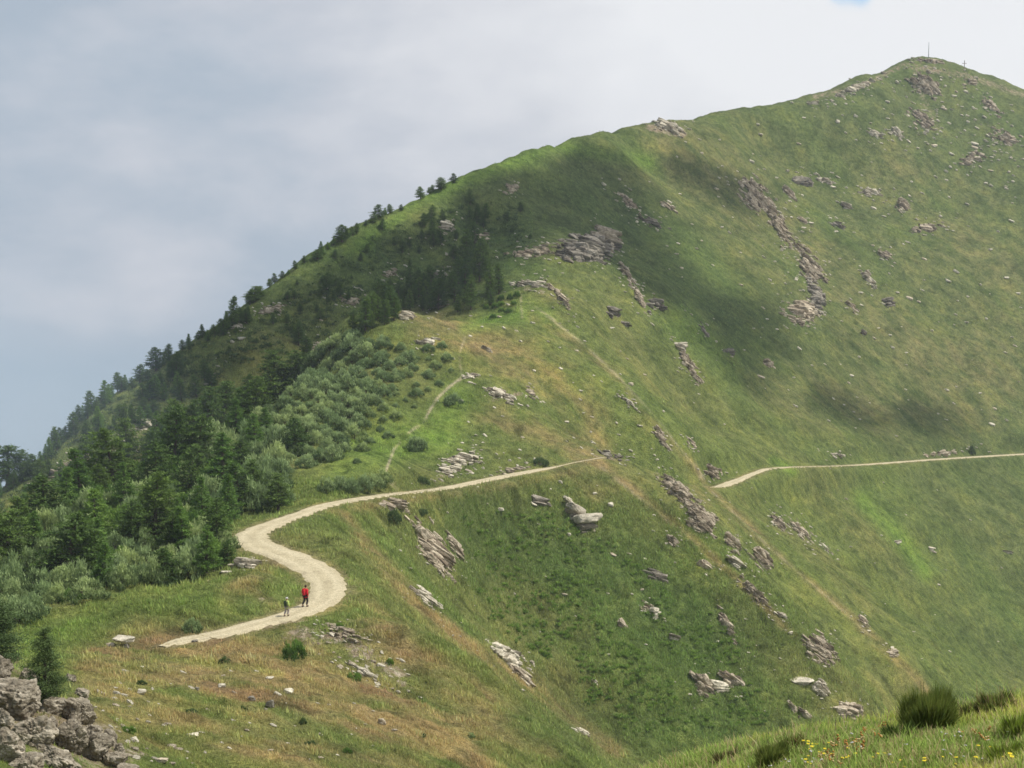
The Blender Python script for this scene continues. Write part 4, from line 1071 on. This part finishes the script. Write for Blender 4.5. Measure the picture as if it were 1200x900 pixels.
# ------------------------------------------------------------------ haze in the air
def make_haze():
    m, nt, ns, ls = nmat('haze_air'); out = N(nt, 'ShaderNodeOutputMaterial')
    vs = N(nt, 'ShaderNodeVolumeScatter', i_Color=(.80, .89, 1, 1), i_Density=.00014, i_Anisotropy=.2)
    ls.new(vs.outputs[0], out.inputs['Volume'])
    b = np.array([(x, y, z) for x in (-900, 900) for y in (-60, 1500) for z in (-500, 140)], float)
    f = np.array([(0, 1, 3, 2), (4, 6, 7, 5), (0, 4, 5, 1), (2, 3, 7, 6), (0, 2, 6, 4), (1, 5, 7, 3)])
    tag(link('haze', mesh_np('haze', b, f, [m])), kind='structure')
make_haze()
def make_mist():
    m, nt, ns, ls = nmat('valley_mist'); out = N(nt, 'ShaderNodeOutputMaterial')
    co = N(nt, 'ShaderNodeTexCoord').outputs['Object']
    ln = N(nt, 'ShaderNodeVectorMath', operation='LENGTH'); ls.new(co, ln.inputs[0])
    d = ramp(nt, ln.outputs['Value'], [(0, 1.0), (.98, 0.0)])
    n = ramp(nt, noise_tex(nt, co, 2.2, 3, .6), [(.3, .3), (.7, 1.3)])
    mm = N(nt, 'ShaderNodeMath', operation='MULTIPLY'); ls.new(d, mm.inputs[0]); ls.new(n, mm.inputs[1])
    m2 = N(nt, 'ShaderNodeMath', operation='MULTIPLY', i_1=.0068); ls.new(mm.outputs[0], m2.inputs[0])
    vs = N(nt, 'ShaderNodeVolumeScatter', i_Color=(.66, .80, 1, 1), i_Anisotropy=.1); ls.new(m2.outputs[0], vs.inputs['Density'])
    ls.new(vs.outputs[0], out.inputs['Volume'])
    v, f = ICO[3]
    tag(link('mist', mesh_np('mist', v, f, [m]), None, (-92, 285, -40), (0, .45, math.radians(25)), (68, 68, 34)), kind='structure')
make_mist()

# ------------------------------------------------------------------ summit marks
def bar(p, q, r, k=6): return tube_np([p, q], (r, r), k)
M['metal'] = mat_flat('weathered_metal', (.16, .17, .18), .6)
M['wood'] = mat_flat('weathered_wood', (.17, .14, .12), .8)
M['cairn'] = M['rock']
X, Y, Z, ok = cast([1088], [70]); x, y, z = float(X[0]), float(Y[0]), float(Z[0])
mast = link('summit_mast', None, None, (x, y, z)); s = y / F
tag(mast, 'tall thin mast standing on the highest point of the mountain', 'mast')
link('pole', mesh_np('pole', *tube_np([(0, 0, -.5), (0, 0, 8 * s), (0, 0, 20 * s)], (.16, .13, .06), 8), [M['metal']], True), mast)
pv, pf = hull_rock(np.random.default_rng(5), 2); link('stone_base', mesh_np('stone_base', pv * (.9, .8, .5), pf, [M['rock']]), mast)
X, Y, Z, ok = cast([1130], [82]); x, y, z = float(X[0]), float(Y[0]), float(Z[0])
cr = link('summit_cross', None, None, (x, y, z)); tag(cr, 'small dark cross on the shoulder right of the tall mast', 'cross')
link('upright', mesh_np('upright', *bar((0, 0, -.5), (0, 0, 11 * s), .13, 4), [M['wood']]), cr)
link('arm', mesh_np('arm', *bar((-2.5 * s, 0, 7.5 * s), (2.5 * s, 0, 7.5 * s), .10, 4), [M['wood']]), cr)
pv, pf = hull_rock(np.random.default_rng(6), 2); link('stone_base', mesh_np('stone_base', pv * (.7, .6, .4), pf, [M['rock']]), cr)

# ------------------------------------------------------------------ hikers
def skin(name, joints, edges, radii, mat, parent, sub=2):
    me = bpy.data.meshes.new(name); me.from_pydata(joints, edges, [])
    o = bpy.data.objects.new(name, me); COL.objects.link(o)
    md = o.modifiers.new('skin', 'SKIN'); ly = me.skin_vertices[0] if me.skin_vertices else None
    if ly is None: return o
    for i, r in enumerate(radii):
        ly.data[i].radius = r if isinstance(r, tuple) else (r, r)
    ly.data[0].use_root = True
    md.use_smooth_shade = True
    o.modifiers.new('sub', 'SUBSURF').levels = sub; o.modifiers['sub'].render_levels = sub
    dg = bpy.context.evaluated_depsgraph_get(); nm = bpy.data.meshes.new_from_object(o.evaluated_get(dg))
    bpy.data.objects.remove(o); bpy.data.meshes.remove(me)
    nm.name = name; nm.materials.clear(); nm.materials.append(mat)
    for p in nm.polygons: p.use_smooth = True
    return link(name, nm, parent)
def cloth(n, c): return mat_flat(n, c, .85, .15, 9)
def ell(c, r, sub=3):
    v, f = ICO[sub]; return v * np.array(r) + np.array(c), f
def hiker(u, v, H, face, jacket, trousers, pack, hat, label, step=1.0, shirt_arms=True):
    X, Y, Z, ok = cast([u], [v]); x, y = float(X[0]), float(Y[0])
    z = float(Z[0]) + .07
    root = link('person', None, None, (x, y, z), (0, 0, face)); root.scale = (H / 1.75,) * 3
    tag(root, label, 'person')
    sk = cloth('skin_tone', (.42, .24, .16))
    k = step
    J = [(0, 0, .95), (0, .02, 1.15), (0, .03, 1.38), (0, .04, 1.50), (0, .07, 1.60), (0, .07, 1.70),
         (.10, 0, .90), (.11, .14 * k, .50), (.10, .02 * k, .09), (.11, .16 * k, .03),
         (-.10, 0, .90), (-.11, .02, .50), (-.10, -.28 * k, .14), (-.11, -.16 * k, .05),
         (.19, .02, 1.41), (.26, -.06 * k, 1.15), (.25, .06 * k, .93), (.24, .10 * k, .85),
         (-.19, .02, 1.41), (-.26, .06 * k, 1.15), (-.24, .22 * k, .98), (-.23, .28 * k, .93)]
    E = [(0, 1), (1, 2), (2, 3), (3, 4), (4, 5), (0, 6), (6, 7), (7, 8), (8, 9), (0, 10), (10, 11), (11, 12), (12, 13), (2, 14), (14, 15), (15, 16), (16, 17), (2, 18), (18, 19), (19, 20), (20, 21)]
    Rr = [(.14, .10), (.12, .09), (.15, .10), .05, .085, .08, .085, .06, .04, .04, .085, .06, .04, .04, .06, .042, .032, .035, .06, .042, .032, .035]
    skin('body', J, E, Rr, sk, root)
    skin('jacket', [J[0], J[1], J[2], J[14], J[15], J[16], J[18], J[19], J[20], (0, 0, .86)], [(0, 1), (1, 2), (2, 3), (3, 4), (4, 5), (2, 6), (6, 7), (7, 8), (0, 9)], [(.20, .15), (.19, .15), (.21, .16), .11, .085, .065, .11, .085, .065, (.20, .16)], jacket, root)
    skin('trousers', [(0, 0, .95), J[6], J[7], (J[8][0], J[8][1], .16), J[10], J[11], (J[12][0], J[12][1] + .03, .20)], [(0, 1), (1, 2), (2, 3), (0, 4), (4, 5), (5, 6)], [(.18, .14), .13, .095, .075, .13, .095, .075], trousers, root)
    bt = cloth('boot_leather', (.05, .04, .035))
    for s, (p, q) in ((1, (J[8], J[9])), (-1, (J[12], J[13]))):
        a_, f_ = ell(((p[0] + q[0]) / 2, (p[1] + q[1]) / 2 + .02, (p[2] + q[2]) / 2 - .01), (.055, .15, .065)); link('boot', mesh_np('boot', a_, f_, [bt], True), root)
    if hat: 
        a1 = ell((0, .07, 1.735), (.115, .125, .075)); th = np.arange(20) * 2 * PI / 20
        link('hat', mesh_np('hat', *a1, [hat], True), root)
        br = tube_np([(0, .07, 1.705), (0, .07, 1.72)], (.18, .17), 20); o_ = link('brim', mesh_np('brim', *br, [hat], True), root.children[-1] if root.children[-1].name.startswith('hat') else root)
    else:
        a1 = ell((0, .05, 1.69), (.098, .112, .105)); link('hair', mesh_np('hair', *a1, [cloth('dark_hair', (.05, .03, .02))], True), root)
    a_, f_ = ell((0, .17, 1.63), (.018, .03, .028), 2); link('nose', mesh_np('nose', a_, f_, [sk], True), root)
    if pack:
        v1, f1 = hull_rock(np.random.default_rng(8), 3, 2, .02, .8); po = link('backpack', mesh_np('backpack', v1 * (.17, .12, .27) + (0, -.21, 1.22), f1, [pack], True), root)
        a2 = ell((0, -.20, 1.47), (.13, .09, .07)); link('pack_lid', mesh_np('pack_lid', *a2, [pack], True), po)
    return root
hiker(358,712,1.75,math.radians(-35),cloth('red_fabric', (.55, .02, .03)),cloth('dark_trousers', (.035, .03, .03)),cloth('red_pack', (.50, .02, .03)),None,'hiker in a bright red jacket and dark trousers walking on the gravel road')
hiker(336,723,1.46,math.radians(-25),cloth('lime_fabric', (.46, .56, .16)),cloth('grey_trousers', (.30, .26, .25)),cloth('dark_pack', (.03, .045, .02)),cloth('white_hat', (.55, .53, .5)),'hiker in lime yellow top and white hat with a dark backpack at the road edge')

# ------------------------------------------------------------------ grass
def blades(base, hgt, wid, col, rs, bend=.5, seg=2):
    n = len(base)
    az = rs.uniform(0, 2 * PI, n); ln = rs.uniform(.1, 1, n) * bend
    d = np.stack([np.cos(az) * ln, np.sin(az) * ln, np.ones(n)], 1)
    side = np.stack([-np.sin(az + rs.normal(0, .8, n)), np.cos(az), np.zeros(n)], 1); side /= np.linalg.norm(side, axis=1)[:, None] + 1e-9
    h = hgt[:, None]; w = wid[:, None]
    if seg == 1:
        v = np.stack([base - side * w, base + side * w, base + d * h], 1).reshape(-1, 3)
        return v, np.arange(n * 3).reshape(-1, 3), np.repeat(col, 3, 0)
    mid = base + d * np.array((.35, .35, .6)) * h; tip = base + d * np.array((1.0, 1.0, 1.0)) * h
    v = np.stack([base - side * w, base + side * w, mid + side * w * .75, mid - side * w * .75, tip], 1).reshape(-1, 3)
    b = np.arange(n)[:, None] * 5
    f = np.concatenate([b + (0, 1, 2), b + (0, 2, 3), b + (3, 2, 4)], 1).reshape(-1, 3)
    return v, f, np.repeat(col, 5, 0)
def scatter(n, v0, v1, ylo, yhi, rs):
    u = rs.uniform(-60, 1260, n); v = rs.uniform(v0, v1, n)
    th, w = ray(u, v); X = np.zeros(n); Y = np.zeros(n); Z = np.zeros(n)
    it = np.clip(np.searchsorted(TH, th), 0, nT - 1)
    for k in np.unique(it):
        ids = np.where(it == k)[0]; H_ = HZ[k]
        j = np.searchsorted(H_, w[ids], side='left'); g = (j > 0) & (j < nL)
        j = np.clip(j, 1, nL - 1)
        t = np.clip((w[ids] - H_[j - 1]) / (H_[j] - H_[j - 1] + 1e-9), 0, 1)
        L = LL[j - 1] * (1 - t) + LL[j] * t; Y[ids] = np.where(g, np.exp(L), 0)
    X = th * Y; ok = (Y > ylo) & (Y < yhi)
    X, Y = X[ok], Y[ok]
    return X, Y, ground_z(X, Y)
def add_grass(name, n, v0, v1, ylo, yhi, px, label, seed, per=5, exp_=1.0, maxh=.8, minh=.08, spread=1.0):
    rs = np.random.default_rng(seed)
    X, Y, Z = scatter(n, v0, v1, ylo, yhi, rs)
    rd = np.concatenate([road_dist(X, Y)]) if ylo > 30 else np.full(len(X), 9.0)
    k = rd > .12; X, Y, Z, rd = X[k], Y[k], Z[k], rd[k]
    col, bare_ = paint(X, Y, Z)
    k = rs.uniform(0, 1, len(X)) > bare_ * .85; X, Y, Z, col, rd = X[k], Y[k], Z[k], col[k], rd[k]
    cl = fbm(X / 2.2, Y / 2.2, 3, 61)
    hp = np.clip(px * Y / F * (1 + 1.1 * cl), minh, maxh) * np.clip(rd / 1.2 + .25, .25, 1)
    m = len(X)
    X = np.repeat(X, per) + rs.normal(0, 1, m * per) * np.repeat(hp, per) * .55 * spread; Y = np.repeat(Y, per) + rs.normal(0, 1, m * per) * np.repeat(hp, per) * .55 * spread
    Z = ground_z(X, Y) - .02
    h = np.repeat(hp, per) * rs.uniform(.5, 1.25, m * per)
    c = 1.85 * np.repeat(col * (1.0 + .50 * cl[:, None]), per, 0) * rs.uniform(.75, 1.35, (m * per, 1)) * rs.uniform(.93, 1.07, (m * per, 3))
    v, f, c = blades(np.stack([X, Y, Z], 1), h, h * .13 + .004, np.clip(c, .008, .6), rs, .65, 1)
    tag(link(name, mesh_np(name, v, f, [M['blade']], False, {'tint': c})), label, 'grass', None, 'stuff')
add_grass('slope_grass', 92000, 560, 905, 40, 235, 3.7, 'long summer grass covering the near slope and the bowl', 21, 5, maxh=.5)
add_grass('far_grass', 85000, 130, 900, 225, 640, 2.3, 'short grass covering the spur and the mountain flank', 22, 4, maxh=.38)

# near knoll : real blades, seed heads and flowers
def knoll():
    rs = np.random.default_rng(31)
    X, Y, Z = scatter(60000, 800, 925, 6, 30, rs)
    n1 = fbm(X / 1.3, Y / 1.3, 3, 71); n2 = fbm(X / .4, Y / .4, 2, 73)
    per = 3; m = len(X)
    hp = np.clip(.085 + .06 * n1 + .03 * n2, .035, .22)
    yel = sstep(-.05, .5, fbm(X / 2.0, Y / 2.0, 2, 75))[:, None]
    col = np.array((.15, .20, .045)) * (1 - yel) + np.array((.30, .33, .06)) * yel
    dry = (rs.uniform(0, 1, m) < .16 + .3 * sstep(.0, .5, n2))[:, None]
    col = np.where(dry, np.array((.26, .20, .10)), col)
    X = np.repeat(X, per) + rs.normal(0, .05, m * per); Y = np.repeat(Y, per) + rs.normal(0, .05, m * per)
    h = np.repeat(hp, per) * rs.uniform(.5, 1.35, m * per) * np.where(rs.uniform(0, 1, m * per) < .04, 1.7, 1)
    c = 1.9 * np.repeat(col, per, 0) * rs.uniform(.6, 1.5, (m * per, 1))
    v, f, c = blades(np.stack([X, Y, ground_z(X, Y) - .01], 1), h, np.full(m * per, .0035) + h * .008, np.clip(c, .01, .6), rs, .8, 2)
    tag(link('knoll_grass', mesh_np('knoll_grass', v, f, [M['blade']], False, {'tint': c})), 'tall mixed grass on the near knoll at the bottom right', 'grass', None, 'stuff')
knoll()
def clump(u, v, wpx, hpx, label, cols, n=1500, seed=0, lean=.9, wid=.006):
    X, Y, Z, ok = cast([u], [v]); x, y, z = float(X[0]), float(Y[0]), float(Z[0]); rs = np.random.default_rng(seed + int(u))
    s = y / F; R_ = wpx * s / 2; H_ = hpx * s * .85
    r = np.sqrt(rs.uniform(0, 1, n)) * .62; a = rs.uniform(0, 2 * PI, n)
    bx, by = r * np.cos(a) * R_, r * np.sin(a) * R_
    h = H_ * (1.1 - .55 * r ** 2) * rs.uniform(.5, 1.2, n) * (1 + .18 * np.sin(3 * a + seed) + .12 * np.sin(5 * a))
    tip = np.stack([bx * (1 + lean * .9) + rs.normal(0, .1, n) * R_, by * (1 + lean * .9) + rs.normal(0, .1, n) * R_, h], 1)
    b = np.stack([bx, by, np.full(n, -.03)], 1)
    b[:, 2] = ground_z(x + bx, y + by) - z - .02; tip[:, 2] += b[:, 2]
    mid = b * .5 + tip * .5 + np.stack([0 * h, 0 * h, .16 * h], 1)
    sd = np.stack([rs.normal(0, 1, n), rs.normal(0, 1, n), 0 * h], 1); sd /= np.linalg.norm(sd, axis=1)[:, None]; w = wid
    vv = np.stack([b - sd * w, b + sd * w, mid + sd * w * .8, mid - sd * w * .8, tip], 1).reshape(-1, 3)
    bb = np.arange(n)[:, None] * 5; f = np.concatenate([bb + (0, 1, 2), bb + (0, 2, 3), bb + (3, 2, 4)], 1).reshape(-1, 3)
    cc = np.array(cols)[rs.integers(0, len(cols), n)] * rs.uniform(.6, 1.4, (n, 1))
    tag(link('grass_clump', mesh_np('grass_clump', vv, f, [M['blade']], False, {'tint': np.repeat(cc, 5, 0)}), None, (x, y, z)), label, 'grass clump')
G = (.06, .10, .02); G2 = (.12, .165, .035); G3 = (.19, .22, .05); DR = (.22, .17, .08); BR = (.10, .065, .03)
clump(1087,858,80,50,'big dark green rush clump on the flowery knoll',[G2, G2, G3, G3],9000,wid=.0038,lean=.5)
clump(1052,868,40,22,'lower lighter clump at the left foot of the big dark clump',[G2, G],1400)
clump(905,898,44,30,'dark grass clump at the bottom edge of the knoll, left of the flowers',[G2, G3, G3],2200,wid=.004)
clump(975,872,50,13,'brownish low clump on the left rim of the knoll',[G2, G3, DR, BR],1700,wid=.004)
clump(1168,835,50,26,'dry pale grass clump at the right rim of the knoll',[G2, DR, G3],1400)
clump(1140,838,34,18,'brown green clump between the big dark clump and the dry pale one',[G3, G2, DR],800,wid=.004)
clump(1195,865,46,30,'bright yellow green clump at the right edge of the knoll',[(.20, .28, .03), G3],1500)
clump(1180,893,50,24,'bright green clump in the bottom right corner',[(.20, .28, .03), G3],1300)
clump(850,893,40,16,'thin dry clump at the far left of the knoll',[DR, BR, G2],600)
clump(930,880,30,22,'reddish brown clump beside the dark one on the left of the knoll',[G3, (.16, .09, .04), G2],700)
# flowers
def flower_mesh(kind, seed):
    rs = np.random.default_rng(seed); st = tube_np([(0, 0, -.02), (rs.normal(0, .01), rs.normal(0, .01), .09), (rs.normal(0, .02), rs.normal(0, .02), .18)], (.003, .003, .002), 4)
    parts = [st]; idx = [0] * len(st[1]); top = np.array(st[0][-4:]).mean(0)
    if kind == 'yellow':
        for k in range(9):
            a = k * 2 * PI / 9; c = top + np.array((math.cos(a) * .014, math.sin(a) * .014, .002)); q = ell(c, (.010, .010, .004), 2)[0]; parts.append((q, ICO[2][1])); idx += [1] * len(ICO[2][1])
        parts.append(ell(top + (0, 0, .003), (.007, .007, .006), 2)); idx += [2] * len(ICO[2][1])
    elif kind == 'head':
        for k in range(7):
            c = top + rs.normal(0, .018, 3); parts.append(ell(c, (.014, .014, .013), 2)); idx += [1 if k % 3 else 2] * len(ICO[2][1])
    else:
        for k in range(5):
            c = top + rs.normal(0, .01, 3) * (1, 1, .4); parts.append(ell(c, (.010, .010, .005), 2)); idx += [1] * len(ICO[2][1])
    fs = []; vs = []; o = 0
    for v_, f_ in parts:
        f_ = np.asarray(f_); 
        if f_.shape[1] == 4: f2 = np.concatenate([f_[:, [0, 1, 2]], f_[:, [0, 2, 3]]]); idx = idx[:0] + [0] * len(f2) if not vs else idx; f_ = f2
        vs.append(v_); fs.append(f_ + o); o += len(v_)
    F_ = np.vstack(fs); first = len(fs[0]); mi = np.zeros(len(F_), int); p = first
    for k, f_ in enumerate(fs[1:]): 
        mi[p:p + len(f_)] = (2 if (kind == 'yellow' and k == 9) or (kind == 'head' and k % 3 == 0) else 1); p += len(f_)
    mats = {'yellow': [(.62, .50, .03), (.45, .28, .02)], 'head': [(.40, .20, .05), (.50, .38, .18)], 'white': [(.42, .41, .36), (.4, .38, .3)]}[kind]
    key = 'fl_' + kind
    if key not in M: M[key] = [mat_flat('stalk', (.10, .13, .04)), mat_flat(kind + '_petal', mats[0]), mat_flat(kind + '_centre', mats[1])]
    return mesh_np('flower', np.vstack(vs), F_, M[key], True, mat_idx=mi)
FLW = {k: [flower_mesh(k, 3 * j + s) for s in range(3)] for j, k in enumerate(('yellow', 'head', 'white'))}
R3 = random.Random(17)
FLZ = [([(950,860),(1010,858),(1020,893),(960,897)], 22, 'head'), ([(1118,850),(1165,850),(1160,868),(1120,865)], 9, 'head'), ([(1010,848),(1040,848),(1035,862),(1012,862)], 9, 'head'),
       ([(940,865),(1000,880),(1080,890),(1180,865),(1190,895),(940,899)], 40, 'yellow'), ([(940,870),(1180,850),(1190,890),(940,897)], 26, 'white'), ([(945,868),(960,866),(960,878),(945,878)], 8, 'yellow'), ([(870,893),(960,880),(960,899),(870,899)], 12, 'white')]
DESC = {'head': 'faded orange brown flower head standing in the knoll grass', 'yellow': 'small yellow flower in the knoll grass', 'white': 'small whitish flower in the knoll grass'}
GRP = {'head': 'faded orange brown flower heads', 'yellow': 'small yellow flowers', 'white': 'small whitish flowers'}
for poly, n, k in FLZ:
    for (u, v) in fill(poly, n, 3.2, R3):
        X, Y, Z, ok = cast([u], [v + 12])
        if not ok[0] or Y[0] > 30: continue
        sc = R3.uniform(.6, 1.1) * (.7 if k != 'head' else .8)
        tag(link('flower', R3.choice(FLW[k]), None, (float(X[0]), float(Y[0]), float(Z[0])), (R3.uniform(-.2, .2), R3.uniform(-.2, .2), R3.uniform(0, 6)), (sc, sc, sc * R3.uniform(.6, 1.1))), DESC[k], 'flower', GRP[k])
# ------------------------------------------------------------------ light, sky
sdir = Vector((math.sin(SUN_AZ) * math.cos(SUN_EL), math.cos(SUN_AZ) * math.cos(SUN_EL), math.sin(SUN_EL)))
sl = bpy.data.lights.new('sun', 'SUN'); sl.energy = 5.0; sl.angle = math.radians(.53); sl.color = (1, .955, .88)
so = bpy.data.objects.new('sun', sl); COL.objects.link(so)
so.rotation_euler = (-sdir).to_track_quat('-Z', 'Y').to_euler(); so.location = (200, 100, 500)
world = bpy.data.worlds.new('World'); SC.world = world; world.use_nodes = True
nt = world.node_tree; nt.nodes.clear(); ls = nt.links
sky = N(nt, 'ShaderNodeTexSky', sky_type='NISHITA'); sky.sun_disc = False; sky.sun_elevation = SUN_EL; sky.sun_rotation = SUN_AZ
tcn = N(nt, 'ShaderNodeTexCoord').outputs['Generated']
sep = N(nt, 'ShaderNodeSeparateXYZ'); ls.new(tcn, sep.inputs[0])
mp = N(nt, 'ShaderNodeMapping'); mp.inputs['Scale'].default_value = (1, 1, 1.8); mp.inputs['Location'].default_value = (.3, .1, .55); ls.new(tcn, mp.inputs[0])
c1 = noise_tex(nt, mp.outputs[0], 3.2, 7, .52, .2)
c2 = noise_tex(nt, mp.outputs[0], 9, 6, .55, .2)
# cloud brightness grows to the right and upwards
gx = N(nt, 'ShaderNodeMath', operation='MULTIPLY_ADD', i_1=1.15, i_2=.46); ls.new(sep.outputs[0], gx.inputs[0])
gz = N(nt, 'ShaderNodeMath', operation='MULTIPLY_ADD', i_1=1.3); ls.new(sep.outputs[2], gz.inputs[0]); ls.new(gx.outputs[0], gz.inputs[2])
g1 = N(nt, 'ShaderNodeMath', operation='MULTIPLY_ADD', i_1=1.25); ls.new(c1, g1.inputs[0]); ls.new(gz.outputs[0], g1.inputs[2])
g2 = N(nt, 'ShaderNodeMath', operation='MULTIPLY_ADD', i_1=.28); ls.new(c2, g2.inputs[0]); ls.new(g1.outputs[0], g2.inputs[2])
cl = ramp(nt, g2.outputs[0], [(.50, (.335, .415, .505)), (.80, (.43, .50, .585)), (1.0, (.60, .64, .70))])
g3 = N(nt, 'ShaderNodeMath', operation='SUBTRACT', i_1=.66); ls.new(g2.outputs[0], g3.inputs[0])
cl = ramp(nt, g3.outputs[0], [(.10, (.29, .385, .49)), (.34, (.38, .45, .54)), (.47, (.52, .555, .625)), (.60, (.66, .68, .73)), (.84, (.83, .845, .875))])
bg1 = N(nt, 'ShaderNodeBackground', i_Strength=.15); ls.new(mix(nt, 1.0, sky.outputs[0], (.42, .72, 1.0), 'MULTIPLY'), bg1.inputs[0])
bg2 = N(nt, 'ShaderNodeBackground', i_Strength=1.0); ls.new(cl, bg2.inputs[0])
# open sky shows through one gap high on the right and overhead
hole = N(nt, 'ShaderNodeVectorMath', operation='DISTANCE')
_th, _w = ray(996, -9); _d = Vector((float(_th), 1, float(_w))).normalized()
mn = N(nt, 'ShaderNodeTexNoise'); mn.inputs['Scale'].default_value = 45; ls.new(tcn, mn.inputs['Vector'])
va = N(nt, 'ShaderNodeVectorMath', operation='MULTIPLY_ADD'); va.inputs[1].default_value = (.036, .02, .014); ls.new(mn.outputs['Color'], va.inputs[0]); ls.new(tcn, va.inputs[2])
ls.new(va.outputs[0], hole.inputs[0]); hole.inputs[1].default_value = (_d.x + .018, _d.y + .01, _d.z + .0105)
hf = ramp(nt, hole.outputs['Value'], [(.004, .9), (.0125, 0.0)])
up = ramp(nt, sep.outputs[2], [(.35, 0.0), (.8, .45)])
mx = N(nt, 'ShaderNodeMath', operation='MAXIMUM'); ls.new(hf, mx.inputs[0]); ls.new(up, mx.inputs[1])
bl = N(nt, 'ShaderNodeMixShader'); ls.new(mx.outputs[0], bl.inputs[0]); ls.new(bg2.outputs[0], bl.inputs[1]); ls.new(bg1.outputs[0], bl.inputs[2])
wo = N(nt, 'ShaderNodeOutputWorld'); ls.new(bl.outputs[0], wo.inputs[0])

SC.view_settings.view_transform = 'Standard'; SC.view_settings.look = 'None'; SC.view_settings.exposure = 0; SC.view_settings.gamma = 1
SC.cycles.max_bounces = 5; SC.cycles.diffuse_bounces = 3; SC.cycles.transparent_max_bounces = 16; SC.cycles.volume_bounces = 1
SC.cycles.use_denoising = True
SC.cycles.use_adaptive_sampling = True
SC.cycles.filter_width = 1.6 if hasattr(SC.cycles, 'filter_width') else 1.5
